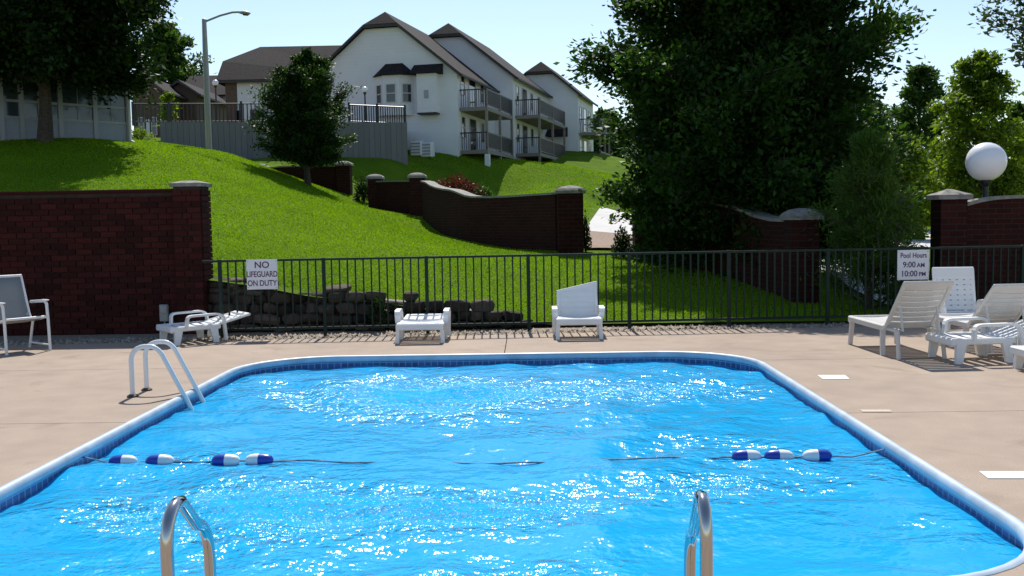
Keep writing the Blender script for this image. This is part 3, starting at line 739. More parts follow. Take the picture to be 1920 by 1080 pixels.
fence_sign('warning_sign', 'white sign reading NO LIFEGUARD ON DUTY on the fence', 462, 487, 521, 542, [('NO', .19, .30, 1.05, 0), ('LIFEGUARD', .50, .27, .74, 0), ('ON', .80, .27, .80, -.31), ('DUTY', .80, .27, .80, .19)], MT['ink'])
fence_sign('hours_sign', 'white sign listing pool hours on the fence above the chairs', 1682, 469, 1742, 524, [('Pool', .19, .24, .80, -.25), ('Hours', .19, .24, .80, .20), ('9:00', .50, .27, .95, -.13), ('AM', .52, .20, .95, .24), ('10:00', .80, .27, .95, -.13), ('PM', .82, .20, .95, .29)], MT['inkblue'])
q = D(310, 596, WY0 - .02)
t = thing('electrical_box', 'small grey outdoor electrical box on the brick wall near the pillar', 'electrical box', (q.x, WY0 - .03, .18))
MB().box(-.06, .06, -.06, 0.01, 0, .24, bev=.008).build('body', MT['box'], t); MB().box(-.05, .05, -.072, -.06, .12, .22, bev=.004).build('cover', MT['aluminium'], t)
MB().tube([(0, -.02, 0), (0, -.02, -.2)], .012, 8).build('conduit', MT['aluminium'], t)

# ------------------------------------------------------------------ rope with floats
ra, rb = P(140, 868, WZ + .01), P(1662, 856, WZ + .01)
rope = thing('float_rope', 'safety rope with blue and white floats stretched across the pool', 'rope', (0, 0, 0))
pts = []
for i in range(241):
    t = i / 240; p = ra.lerp(rb, t); pts.append((p.x, p.y, WZ + .013 + .003 * math.sin(t * 70) - .030 * max(0, math.sin(math.pi * t) - .80) / .20 + .05 * max(0, 1 - t * 25) + .05 * max(0, 1 - (1 - t) * 25)))
MB().tube(pts, .006, 6).build('cord', MT['rope'], rope, smooth=True)
half = [(.012, 0), (.028, .01), (.040, .03), (.046, .065), (.047, .10)]
hm = MB().lathe(half, 16, axis='x').mesh('half'); hm.materials.append(MT['bluefoam'])
hw_ = MB().lathe([(r_, .2 - h) for r_, h in reversed(half)], 16, axis='x').mesh('half'); hw_.materials.append(MT['whitefoam'])
rang = math.atan2(rb.y - ra.y, rb.x - ra.x)
for px, flip in ((203, 0), (271, 0), (394, 0), (456, 1), (1373, 0), (1434, 0), (1507, 1)):
    q = P(px, 866 if px < 700 else 856, WZ + .02); tt = (q.x - ra.x) / (rb.x - ra.x); c = ra.lerp(rb, tt)
    o = link('float', hm, None, rope, True); o.location = (c.x + (.2 if flip else 0), c.y, WZ + .018); o.rotation_euler = (random.uniform(-.3, .3), 0, rang + (math.pi if flip else 0) + random.uniform(-.05, .05))
    link('white_half', hw_, None, o, True)

# ------------------------------------------------------------------ ladder and grab rails
def arc(p0, p1, p2, n=6):
    p0, p1, p2 = Vector(p0), Vector(p1), Vector(p2); return [(p0 * (1 - t) ** 2 + p1 * 2 * t * (1 - t) + p2 * t * t) for t in [i / n for i in range(n + 1)]]
lad = thing('pool_ladder', 'white pool ladder with curved tubular rails at the left edge of the pool', 'ladder')
la, lb = P(249, 743), P(273, 734)
lx = (la.x + lb.x) / 2
for y in (la.y - .03, lb.y + .06):
    pts = [(lx, y, .01), (lx, y, .32)] + arc((lx, y, .34), (lx + .01, y, .455), (lx + .13, y, .465))[0:] + arc((lx + .17, y, .465), (lx + .24, y, .465), (lx + .29, y, .385))[1:]
    pts += [(PX0 + .06, y, -.06), (PX0 + .12, y, -.2), (PX0 + .13, y, -.9)]
    MB().tube(pts, .022, 12).build('rail', MT['whitemetal'], lad, smooth=True)
    MB().lathe([(.05, 0), (.05, .012), (.03, .025)], 14, (lx, y, .001)).build('flange', MT['hose'], lad)
for z in (-.3, -.55, -.8):
    MB().box(PX0 + .08, PX0 + .19, la.y - .03, lb.y + .06, z - .015, z + .015, bev=.006).build('tread', MT['whitemetal'], lad)
for side, (xn, xf, yt, yb, lab) in enumerate(((310, 389, 960, 984, 'stainless steel grab rail with visible top bend nearer the white ladder side'), (1324, 1294, 946, 997, 'stainless steel grab rail seen nearly edge-on toward the loungers side'))):
    Yn, Yf = 3.15, 3.55 if side == 0 else 3.50
    a = D(xn, yt, Yn); f_ = D(xf, yb, Yf)
    g = thing('grab_rail', lab, 'handrail', (a.x, a.y, 0), 0, 'steel grab rails at the near pool steps')
    dx, dy = f_.x - a.x, f_.y - a.y; zt, zf = a.z, f_.z
    pts = [(0, 0, .005), (0, 0, zt - .16)] + arc((0, 0, zt - .14), (0, .0, zt + .015), (dx * .35, dy * .35, zt - .005), 8) + \
          arc((dx * .72, dy * .72, zf + .035), (dx, dy, zf + .01), (dx, dy + .01, zf - .12), 8) + [(dx, dy + .03, -.1), (dx, dy + .05, -.75)]
    MB().tube(pts, .0215, 16).build('rail', MT['chrome'], g, smooth=True)
    MB().lathe([(.05, 0), (.05, .01), (.028, .022)], 16, (0, 0, .001)).build('flange', MT['chrome'], g)

# ------------------------------------------------------------------ loungers and chairs
def slat_mesh(w_, l_, th, sag):
    mb = MB(); vv = []; n_ = 8
    for i in range(n_ + 1):
        y = -w_ / 2 + w_ * i / n_; z = -sag * (1 - (2 * y / w_) ** 2)
        vv += [(-l_ / 2, y, z), (l_ / 2, y, z), (l_ / 2, y, z - th), (-l_ / 2, y, z - th)]
    ff = [(i * 4 + e, i * 4 + (e + 1) % 4, i * 4 + 4 + (e + 1) % 4, i * 4 + 4 + e) for i in range(n_) for e in range(4)] + [(0, 1, 2, 3), (n_ * 4 + 3, n_ * 4 + 2, n_ * 4 + 1, n_ * 4)]
    return mb.add(vv, ff).mesh('slat')
def chaise(name, label, loc, rz, W=.64, hinge=1.05, back=.72, ang=10, seat=.29, arm=.42, mat='white', legs=((.10, .05), None), group=None, slant=0.0, thick=True, holes=False, arm_x=None):
    m_ = MT[mat]; t = thing(name, label, 'lounge chair', (loc[0], loc[1], 0), rz, group)
    hw = W / 2
    for s_ in (-1, 1):
        MB().box(0, hinge + .05, s_ * (hw - .03) - .025, s_ * (hw - .03) + .025, seat - .055, seat + .012, bev=.012).build('side_rail', m_, t)
        lw = .055 if thick else .024
        for x in ((.07, hinge - .02) if not thick else (.08, hinge - .05)):
            mb = MB(); fl_ = .03 if x < .2 else -.03
            tp = [(x - lw, s_ * (hw - .03) - .024, seat - .03), (x + lw, s_ * (hw - .03) - .024, seat - .03), (x + lw, s_ * (hw - .03) + .024, seat - .03), (x - lw, s_ * (hw - .03) + .024, seat - .03)]
            bt = [((p[0] - x) * .62 + x - fl_, p[1] + s_ * .012, 0) for p in tp]
            mb.add(bt + tp, [(3, 2, 1, 0), (4, 5, 6, 7), (0, 1, 5, 4), (1, 2, 6, 5), (2, 3, 7, 6), (3, 0, 4, 7)]).build('leg', m_, t)
        if arm:
            x0, x1 = arm_x or (max(.1, hinge - .42), hinge + .06)
            pth = [(x0 + .0, s_ * hw, seat - .01), (x0 + .005, s_ * (hw + .008), arm - .05)] + arc((x0 + .01, s_ * (hw + .01), arm - .04), (x0 + .01, s_ * (hw + .01), arm), (x0 + .08, s_ * (hw + .01), arm), 4) + \
                  arc((x1 - .08, s_ * (hw + .01), arm + .005), (x1, s_ * (hw + .01), arm), (x1 + .02, s_ * (hw + .01), arm - .06), 4) + [(x1 + .05, s_ * hw, .02)]
            a_ = MB(); vv = []; n_ = len(pth)
            for i, p in enumerate(pth):
                p = Vector(p); tg = (Vector(pth[min(i + 1, n_ - 1)]) - Vector(pth[max(i - 1, 0)])).normalized(); nn = Vector((tg.z, 0, -tg.x))
                wv_ = .034
                for sy_, sn in ((-wv_, -.014), (wv_, -.014), (wv_, .014), (-wv_, .014)): vv.append(p + Vector((0, sy_, 0)) + nn * sn)
            ff = [(i * 4 + e, i * 4 + (e + 1) % 4, i * 4 + 4 + (e + 1) % 4, i * 4 + 4 + e) for i in range(n_ - 1) for e in range(4)] + [(0, 1, 2, 3), (n_ * 4 - 1, n_ * 4 - 2, n_ * 4 - 3, n_ * 4 - 4)]
            a_.add(vv, ff).build('armrest', m_, t)
    MB().box(-.03, .03, -hw + .01, hw - .01, seat - .07, seat + .014, bev=.014).build('front_bar', m_, t)
    sm = slat_mesh(W - .10, .085, .016, .018); sm.materials.append(m_)
    k_ = max(2, int((hinge - .06) / .1))
    for i in range(k_): link('slat', sm, None, t, True, loc=(.08 + i * (hinge - .1) / max(1, k_ - 1), 0, seat + .008))
    # backrest, hinged
    bk = MB(); bw_ = W - .06
    bk.box(-.03, .012, -bw_ / 2, bw_ / 2, -.015, .015, bev=.006)
    bo = bk.build('backrest', m_, t)
    for s_ in (-1, 1):
        Ls = back - (slant * back if s_ > 0 else 0)
        MB().box(0, Ls, s_ * (bw_ / 2 - .02) - .022, s_ * (bw_ / 2 - .02) + .022, -.016, .016, bev=.008).build('stile', m_, bo)
    bo.location = (hinge + .03, 0, seat); bo.rotation_euler = (0, -R(ang), 0)
    if slant:
        bk2 = MB(); bk2.prism([(.0, -bw_ / 2 + .04, -.008), (back - .01, -bw_ / 2 + .04, -.008), (back * (1 - slant) - .01, bw_ / 2 - .04, -.008), (.0, bw_ / 2 - .04, -.008)], (0, 0, .014)).build('panel', m_, bo)
        for i in range(4):
            xx = .05 + i * .075; MB().box(xx, xx + .05, -bw_ / 2 + .045, bw_ / 2 - .045, .007, .013, bev=.002).build('rib', m_, bo)
        bk3 = MB().tube([(back, -bw_ / 2, 0), (back * (1 - slant), bw_ / 2, 0)], .02, 8).build('top_bar', m_, bo)
    elif holes:
        ny_ = 5
        for i in range(ny_):
            MB().box(0.02, back, -bw_ / 2 + .04 + i * (bw_ - .08) / ny_ + .016, -bw_ / 2 + .04 + (i + 1) * (bw_ - .08) / ny_ - .012, -.008, .008).build('stile', m_, bo)
        for i in range(7):
            xx = .02 + i * (back - .16) / 6.0; MB().box(xx, xx + .055, -bw_ / 2 + .03, bw_ / 2 - .03, -.011, .011, bev=.003).build('slat', m_, bo)
        MB().box(back - .12, back + .02, -bw_ / 2, bw_ / 2, -.018, .018, bev=.012).build('top_bar', m_, bo)
    else:
        sm2 = slat_mesh(bw_ - .06, .062, .014, .012); sm2.materials.append(m_)
        n_ = max(3, int(back / .082))
        for i in range(n_): link('slat', sm2, None, bo, True, loc=(.04 + i * (back - .11) / (n_ - 1), 0, .008))
        MB().box(back - .05, back + .03, -bw_ / 2, bw_ / 2, -.018, .018, bev=.012).build('top_bar', m_, bo)
    if ang > 30:
        for s_ in (-1, 1):
            x1 = hinge + .03 + math.cos(R(ang)) * back * .5; z1 = seat + math.sin(R(ang)) * back * .5 - .02
            MB().tube([(x1, s_ * .2, z1), (hinge + (.34 if ang < 65 else .2), s_ * .2, seat - .02), (hinge + .05, s_ * .2, seat - .03)], .013, 6).build('prop', m_, t)
        if ang < 65:
            for s_ in (-1, 1):
                MB().tube([(hinge + .3, s_ * (hw - .06), seat - .03), (hinge + .36, s_ * (hw - .05), 0.0)], .022, 6).build('leg', m_, t)
                MB().tube([(hinge, s_ * (hw - .06), seat - .03), (hinge + .3, s_ * (hw - .06), seat - .03)], .02, 6).build('side_rail', m_, t)
    return t
G = 'white resin loungers on the deck'
chaise('sun_lounger', 'white lounger with its back lowered, angled beside the brick pillar', (-4.78, 12.92), R(40), .56, .60, .44, 13, .23, .37, group=G)
q = P(787, 644); chaise('sun_lounger', 'white lounger folded flat between fat arm posts, set square to the fence', (q.x, q.y), R(90), .62, .50, .40, 4, .24, .385, group=G, arm_x=(.30, .62))
q = P(1087, 637); chaise('sun_lounger', 'white lounger with upright back broken off at a slant, facing the pool', (q.x, q.y), R(90), .60, .50, .45, 74, .26, .38, group=G, slant=.27, thick=True, arm_x=(.25, .56))
chaise('slatted_lounger', 'beige slatted lounger with raised back beneath the pool hours sign', (4.12, 11.98), R(-87), .60, .98, .68, 47, .33, .0, 'beige', group='beige loungers on the deck', thick=False)
chaise('slatted_lounger', 'beige slatted lounger with raised back in front of the lamp wall', (5.10, 12.02), R(-86), .60, .85, .66, 42, .33, .0, 'beige', group='beige loungers on the deck', thick=False)
q = Vector((5.40, 12.1)); chaise('sun_lounger', 'white chair with tall upright back pierced by rows of holes between two beige loungers', (q.x, q.y + .1), R(88), .58, .48, .55, 80, .30, .44, group=G, holes=True, arm_x=(.12, .5))
q = P(1784, 683); chaise('sun_lounger', 'low white lounger with pierced half raised back beside the beige loungers', (q.x, q.y + .28), R(6), .58, .62, .55, 16, .25, .40, group=G, holes=True)
q = P(1893, 692); chaise('sun_lounger', 'flat white lounger lying in front of the low pierced one', (q.x + .05, q.y - .25), R(3), .58, .80, .55, 3, .22, 0, group=G)
def sling_chair(loc, rz):
    t = thing('sling_chair', 'grey sling patio armchair with white tube frame before the brick wall', 'chair', (loc[0], loc[1], 0), rz)
    hw = .27; m_ = MT['whitemetal']                    # local +x is forward
    for s_ in (-1, 1):
        y = s_ * hw
        MB().tube([(.27, y, 0), (.25, y, .40), (.235, y, .54)] + arc((.235, y, .56), (.23, y, .62), (.16, y, .625), 4) + [(.0, y, .615), (-.2, y, .60)], .019, 8).build('arm_frame', m_, t, smooth=True)
        MB().tube([(-.27, y * .96, 0), (-.14, y * .96, .37)], .017, 8).build('rear_leg', m_, t, smooth=True)
        MB().tube([(.25, y * .9, .43), (.1, y * .9, .40), (-.14, y * .9, .37), (-.20, y * .9, .45), (-.38, y * .9, .93)], .017, 8).build('side_tube', m_, t, smooth=True)
        MB().box(.12, .25, y - .03, y + .03, .63, .645, bev=.006).build('arm_pad', m_, t)
        MB().tube([(.26, y, .07), (-.24, y * .96, .07)], .012, 6).build('stretcher', m_, t)
    sl = MB(); path = [(.25, .435), (.1, .385), (-.05, .365), (-.14, .372), (-.19, .44), (-.25, .58), (-.32, .77), (-.38, .935)]
    vv = []
    for x, z in path: vv += [(x, -hw * .88, z), (x, -hw * .4, z - .012), (x, hw * .4, z - .012), (x, hw * .88, z)]
    ff = [(i * 4 + e, i * 4 + e + 1, i * 4 + 5 + e, i * 4 + 4 + e) for i in range(len(path) - 1) for e in range(3)]
    o = sl.add(vv, ff).build('sling', MT['sling'], t, smooth=True); md = o.modifiers.new('thickness', 'SOLIDIFY'); md.thickness = .006
    MB().tube([(-.38, -hw * .92, .935), (-.38, hw * .92, .935)], .018, 8).build('top_bar', m_, t); MB().tube([(.25, -hw * .9, .43), (.25, hw * .9, .43)], .016, 8).build('front_bar', m_, t)
sling_chair((-6.47, 12.42), math.atan2(-.62, .78))

# ------------------------------------------------------------------ globe lamps and street light
def globe_lamp(name, label, base, h, r_, group, mat='black'):
    t = thing(name, label, 'lamp', base, 0, group)
    MB().lathe([(.07, 0), (.07, .05), (.045, .10), (.04, h - .1), (.075, h - .06), (.085, h)], 12).build('post', MT[mat], t, smooth=True)
    prof = [(max(.004, r_ * math.sin(math.pi * i / 14)), h + r_ * .96 - r_ * math.cos(math.pi * i / 14)) for i in range(15)]
    MB().lathe(prof, 24).build('globe', MT['globe'], t, smooth=True); MB().lathe([(.09, h - .005), (.10, h + .03), (.085, h + .05)], 14).build('collar', MT[mat], t)
g = D(1851, 338, 15.9); globe_lamp('globe_lamp', 'large white globe lamp on a dark post behind the arched brick wall', (g.x, 15.95, 0), g.z, D(1888, 303, 15.9).x / 2 - D(1815, 303, 15.9).x / 2, 'white globe lamps')
LP = D(392, 282, 38.6)
t = thing('street_light', 'tall grey street light with cobra head arm on the lawn crest', 'street light', (LP.x, LP.y, tz(LP.x, LP.y) - .1))
hz = D(392, 36, 38.6).z - t.location.z
MB().lathe([(.16, 0), (.16, .06), (.12, .1), (.115, hz * .6), (.085, hz), (.02, hz + .05)], 12).build('pole', MT['galv'], t, smooth=True)
ax = D(468, 22, 38.6); e = ax.x - LP.x; ez = ax.z - t.location.z
MB().tube([(0, 0, hz - .1), (e * .35, 0, hz + (ez - hz) * .5), (e * .62, 0, ez - .01), (e * .8, 0, ez)], .04, 8).build('arm', MT['galv'], t, smooth=True)
hd = MB().lathe([(.03, 0), (.07, .06), (.12, .2), (.13, .34), (.07, .46), (.01, .5)], 10, axis='x').build('lamp_head', MT['galv'], t, smooth=True); hd.location = (e * .74, 0, ez - .01); hd.scale = (1, 1, .6); hd.rotation_euler = (0, R(6), 0)
ln = MB().lathe([(.02, 0), (.10, .05), (.10, .22), (.02, .28)], 10, axis='x').build('lens', MT['glass2'], hd); ln.location = (.17, 0, -.07)

# ------------------------------------------------------------------ houses
def win(parent, x, y, z, w_, h_, face, mull=True, name='window'):
    # face '-y' looks to -y, '+x' looks to +x
    t_ = .05
    def bx(mb, a0, a1, z0, z1, d0, d1):
        if face == '-y': mb.box(x + a0, x + a1, y - d1, y - d0, z + z0, z + z1)
        else: mb.box(x + d0, x + d1, y + a0, y + a1, z + z0, z + z1)
    f = MB(); bx(f, -w_ / 2, -w_ / 2 + t_, 0, h_, 0, .05); bx(f, w_ / 2 - t_, w_ / 2, 0, h_, 0, .05); bx(f, -w_ / 2 + t_, w_ / 2 - t_, 0, t_, 0, .05); bx(f, -w_ / 2 + t_, w_ / 2 - t_, h_ - t_, h_, 0, .05)
    if mull: bx(f, -w_ / 2 + t_, w_ / 2 - t_, h_ * .5 - .025, h_ * .5 + .025, 0, .04)
    o = f.build(name, MT['siding2'], parent)
    p = MB(); bx(p, -w_ / 2 + t_, w_ / 2 - t_, t_, h_ - t_, .002, .018); p.build('pane', MT['glass'], o); return o
def gable_house(name, label, origin, rz, W, L_, eave, peak, clip=.85, setb=.9, ov=.3, group=None, wall='siding', base=-3.0, back_hip=False):
    t = thing(name, label, 'house', origin, rz, group)
    c = -W / 2; k_ = (peak - eave) / (W / 2 + ov); cx_ = clip / k_
    wallp = [(-W, 0, base), (0, 0, base), (0, 0, eave + ov * k_ - .2), (c + cx_, 0, peak - clip - .2), (c - cx_, 0, peak - clip - .2), (-W, 0, eave + ov * k_ - .2)]
    MB().prism(wallp, (0, L_, 0)).build('wall', MT[wall], t)
    ro = MB(); dn = (0, 0, -.16)
    for s_ in (1, -1):
        X = lambda dx: c + s_ * dx
        pl = [(X(W / 2 + ov), -ov, eave), (X(cx_), -ov, peak - clip), (X(0), -ov + setb, peak), (X(0), L_ + .05, peak), (X(W / 2 + ov), L_ + .05, eave)]
        ro.prism(pl, dn)
    ro.prism([(c - cx_, -ov, peak - clip), (c + cx_, -ov, peak - clip), (c, -ov + setb, peak)], dn)
    r_o = ro.build('roof', MT['shingle'], t)
    fa = MB()
    for s_ in (1, -1):
        a = Vector((c + s_ * (W / 2 + ov), -ov - .02, eave - .2)); b = Vector((c + s_ * cx_, -ov - .02, peak - clip - .2))
        fa.prism([a, b, b + Vector((0, 0, .16)), a + Vector((0, 0, .16))], (0, -.04, 0))
    fa.box(c - cx_, c + cx_, -ov - .06, -ov - .02, peak - clip - .2, peak - clip - .04)
    fa.box(c + W / 2 + ov, c + W / 2 + ov + .1, -ov, L_, eave - .16, eave - .04)
    fa.build('fascia', MT['trim'], r_o)
    return t
def balcony(t, y0, y1, depth, z, posts=True, zlow=-2.2):
    d = MB().box(.01, depth, y0, y1, z - .22, z).build('balcony', MT['wood'], t)
    r_ = MB(); r_.box(depth - .06, depth - .01, y0, y1, z + .95, z + 1.02); r_.box(.02, depth - .06, y0 + .01, y0 + .06, z + .95, z + 1.02); r_.box(.02, depth - .06, y1 - .06, y1 - .01, z + .95, z + 1.02)
    r_.box(depth - .055, depth - .015, y0, y1, z + .08, z + .13); r_.build('handrail', MT['black'], d)
    b_ = MB()
    for y in np.arange(y0 + .1, y1, .115): b_.box(depth - .045, depth - .025, y, y + .04, z + .12, z + .96)
    for x in np.arange(.1, depth - .05, .13): b_.box(x, x + .03, y0 + .02, y0 + .05, z + .02, z + .96)
    o = b_.build('balusters', MT['black'], d); tag(o, kind='stuff')
    return d
HR = R(-13)
C1 = D(860, 296, 57.5); hz0 = C1.z
eave1 = D(863, 137, 57.2).z - hz0; peak1 = D(720, 24, 59.4).z - hz0
H1 = gable_house('townhouse', 'white townhouse with clipped gable roof, bay window and two air conditioners', (C1.x, 57.5, hz0), HR, 9.0, 8.4, eave1, peak1, group='row of white townhouses')
cr, sr = math.cos(HR), math.sin(HR)
def off(dx, dy): return (C1.x + dx * cr - dy * sr, 57.5 + dx * sr + dy * cr)
p2 = off(1.3, 8.2); H2 = gable_house('townhouse', 'white townhouse with clipped gable roof in the middle of the stepped row', (p2[0], p2[1], hz0 + .75), HR, 9.0, 11, eave1 + .05, peak1, group='row of white townhouses')
p3 = off(3.6, 19.0); H3 = gable_house('townhouse', 'white townhouse at the far end of the stepped row behind the big tree', (p3[0], p3[1], hz0 + .3), HR, 5.8, 7, eave1 + .5, peak1 - .7, group='row of white townhouses')
# bay and box on the gable front of the first house
def hx(px, Yg=58.3): return (D(px, 200, Yg).x - C1.x) / cr
def hzz(py, px=760, Yg=58.0): return D(px, py, Yg).z - hz0
bx0, bx1 = hx(703), hx(778); zb0, zb1 = hzz(216), hzz(141)
bay = MB().prism([(bx0, .02, zb0), (bx1, .02, zb0), (bx1 - .70, -.55, zb0), (bx0 + .70, -.55, zb0)], (0, 0, zb1 - zb0)).build('bay', MT['siding'], H1)
zr = hzz(114)
mb = MB(); q = [(bx0 - .25, .1, zb1), (bx1 + .25, .1, zb1), (bx1 - .5, -.82, zb1), (bx0 + .5, -.82, zb1)]; ap = [((bx0 + bx1) / 2 - .5, .1, zr), ((bx0 + bx1) / 2 + .5, .1, zr)]
mb.add(q + ap, [(3, 2, 1, 0), (3, 2, 5, 4), (1, 5, 2), (0, 3, 4), (0, 4, 5, 1)]).build('bay_roof', MT['shingle'], H1)
zw0, zw1 = hzz(193), hzz(157)
win(bay, (bx0 + bx1) / 2 - .02, -.551, zw0, .62, zw1 - zw0, '-y')
for s_, px in ((-1, 712), (1, 757)):
    xx = (bx0 + .36) if s_ < 0 else (bx1 - .36)
    o = win(bay, 0, 0, zw0, .60, zw1 - zw0, '-y'); o.location = (xx + .004 * s_, -.272, 0); o.rotation_euler = (0, 0, s_ * R(39.1))
b0_, b1_ = hx(790), hx(826)
bo_ = MB().box(b0_, b1_, -.65, -.003, hzz(213, 808), hzz(141, 808)).build('box_bay', MT['siding'], H1)
mb = MB(); zz0, zz1 = hzz(141, 808), hzz(121, 808); mb.prism([(b0_ - .35, -.95, zz0), (b0_ - .35, 0, zz0), (b0_ - .35, 0, zz1)], (b1_ - b0_ + .6, 0, 0)).build('box_roof', MT['shingle'], H1)
MB().box((b0_ + b1_) / 2 - .12, (b0_ + b1_) / 2 + .12, -.69, -.652, hzz(187, 808), hzz(172, 808)).build('vent', MT['aluminium'], bo_)
MB().box(b0_, b1_, -.66, -.02, hzz(216, 808), hzz(213.2, 808)).build('sill', MT['trim'], bo_)
# side windows, doors and balconies
def side_fit(t, L_, zf):
    for fl_ in (0, 1):
        z = .45 + fl_ * 2.45 + zf
        win(t, .003, 1.0, z + .75, .8, 1.25, '+x'); win(t, .003, 3.0, z + .04, 1.5, 2.0, '+x', False, 'patio_door'); win(t, .003, 5.2, z + .75, .8, 1.25, '+x')
        if L_ > 9: win(t, .003, 7.6, z + .75, .8, 1.25, '+x')
    for fl_ in (0, 1): balcony(t, .35, L_ - 1.9, 1.65, .45 + fl_ * 2.45 + zf)
    for y in (.42, (L_ - 1.5) / 2, L_ - 2.0):
        MB().box(1.50, 1.64, y, y + .14, -3.4, 3.9 + zf).build('post', MT['wood'], t)
side_fit(H1, 8.4, 0); side_fit(H2, 11, -.5); side_fit(H3, 7, -.4)
pp = MB().box(1.45, 1.72, .36, .62, -2.4, .2).build('footing', MT['siding'], H1)
win(H3, -2.2, -.003, 2.6, .9, 1.3, '-y'); win(H3, -4.6, -.003, 2.6, .9, 1.3, '-y')
MB().prism([(-3.4, -1.2, 2.2), (-3.4, 0, 2.2), (-3.4, 0, 2.9)], (2.6, 0, 0)).build('porch_roof', MT['shingle'], H3)
for px, wh in ((783, 'left by the plank wall end'), (802, 'under the boxed out bay')):
    c = D(px, 290, 56.6)
    a = thing('air_conditioner', 'white air conditioner unit ' + ('next to the plank wall end' if px < 790 else 'below the boxed out bay of the townhouse'), 'air conditioner', (c.x, 56.6, tz(c.x, 56.6) - .05), HR, 'air conditioners by the house wall')
    MB().box(-.33, .33, -.33, .33, 0, .85, bev=.05).build('casing', MT['siding'], a); MB().lathe([(.26, .85), (.26, .88), (.05, .90)], 12).build('fan_guard', MT['box'], a)
    for i in range(4): MB().box(-.27, .27, -.34, -.331, .14 + i * .17, .21 + i * .17).build('louvre', MT['kick'], a)
# left wing: long house with hipped dark roof
lo = D(405, 150, 64); ro_ = D(640, 150, 64); ev = lo.z; rg = D(560, 82, 67).z
tzr = D(500, 232, 52).z
lw_ = thing('long_house', 'white long house with broad dark hipped roof behind the terrace', 'house', (lo.x, 64, tzr - .1))
e_ = ev - (tzr - .1); r_ = rg - (tzr - .1); X1 = ro_.x - lo.x + 2
MB().box(.45, X1 - .1, .4, 7.4, -2.5, e_ + .2).build('wall', MT['siding'], lw_)
xr0 = D(487, 84, 67.8).x - lo.x; xk = D(418, 115, 66).x - lo.x; zk = D(418, 115, 66).z - (tzr - .1)
mb = MB()
mb.prism([(0, 0, e_), (X1, 0, e_), (X1, 3.9, r_), (xr0, 3.9, r_), (xk, 1.95, zk)], (0, 0, -.18)); mb.prism([(0, 7.8, e_), (X1, 7.8, e_), (X1, 3.9, r_), (xr0, 3.9, r_), (xk, 5.85, zk)], (0, 0, -.18))
mb.prism([(0, 0, e_), (xk, 1.95, zk), (xr0, 3.9, r_), (xk, 5.85, zk), (0, 7.8, e_)], (0, 0, -.18))
ro2 = mb.build('roof', MT['shingle'], lw_); MB().box(0, X1, -.06, -.005, e_ - .2, e_ - .04).build('fascia', MT['trim'], ro2)
MB().box(.449, D(435, 0, 64).x - lo.x, .39, .43, -2, e_).build('side_panel', MT['brownbrick'], lw_)
win(lw_, D(480, 180, 64).x - lo.x, .398, 1.0, 1.0, 1.3, '-y')
# retaining wall of grey planks and terrace
rwl, rwr = D(300, 232, 50.5), D(763, 238, 53.0)
rt_ = thing('plank_wall', 'long grey plank retaining wall below the terrace railing', 'wall')
npk = 44
for i in range(npk):
    a = rwl.lerp(rwr, i / npk); b = rwl.lerp(rwr, (i + 1) / npk); zt = D(500, 231, 52).z
    MB().box(0, (b - a).length - .012, -.03 + random.uniform(-.005, .005), .05, tz(a.x, a.y) - .8, zt).build('plank', MT['plank'], rt_, loc=(a.x, a.y, 0), rotz=math.atan2(b.y - a.y, b.x - a.x))
mb = MB(); mb.prism([(rwl.x, rwl.y + .06, zt + .01), (rwr.x, rwr.y + .06, zt + .01), (rwr.x - .9, 58.2, zt + .01), (-16, 75, zt + .01), (rwl.x - 6, 75, zt + .01)], (0, 0, -3.2))
tag(mb.build('terrace', MT['apron']), kind='structure')
def railing(name, label, a, b, h, z0, z1, step, group=None, cat='railing'):
    t = thing(name, label, cat, (0, 0, 0), 0, group); n_ = max(2, int((b - a).length / 1.8)); bars = MB()
    for i in range(n_ + 1):
        p = a.lerp(b, i / n_); z = z0 + (z1 - z0) * i / n_; MB().box(-.05, .05, -.05, .05, -.1, h + .12).build('post', MT['black'], t, loc=(p.x, p.y, z))
    MB().tube([(a.x, a.y, z0 + h), (b.x, b.y, z1 + h)], .035, 6).build('top_rail', MT['black'], t); MB().tube([(a.x, a.y, z0 + .1), (b.x, b.y, z1 + .1)], .03, 6).build('bottom_rail', MT['black'], t)
    m_ = int((b - a).length / step)
    for i in range(m_):
        p = a.lerp(b, (i + .5) / m_); z = z0 + (z1 - z0) * (i + .5) / m_; bars.box(p.x - .024, p.x + .024, p.y - .024, p.y + .024, z + .1, z + h)
    tag(bars.build('pickets', MT['black'], t), kind='stuff'); return t
ra_, rb_ = D(655, 232, 52.7), D(760, 238, 53.3)
railing('terrace_railing', 'black iron railing on the plank wall beside the bay window', ra_, rb_, .95, zt, zt - .12, .12)
railing('terrace_railing', 'black iron railing on the plank wall left of the small round tree', D(250, 232, 51.0), D(520, 232, 52.0), 1.0, zt, zt, .2)
for px, py, Y, lab in ((684, 174, 54.0, 'white globe lamp on black post at the terrace railing near the bay window'), (404, 161, 55, 'white globe lamp on black post close behind the street light pole'), (253, 170, 55, 'white globe lamp on black post by the brown houses')):
    c = D(px, py, Y); globe_lamp('globe_lamp', lab, (c.x, Y, zt), c.z - zt, .17, 'white globe lamps')
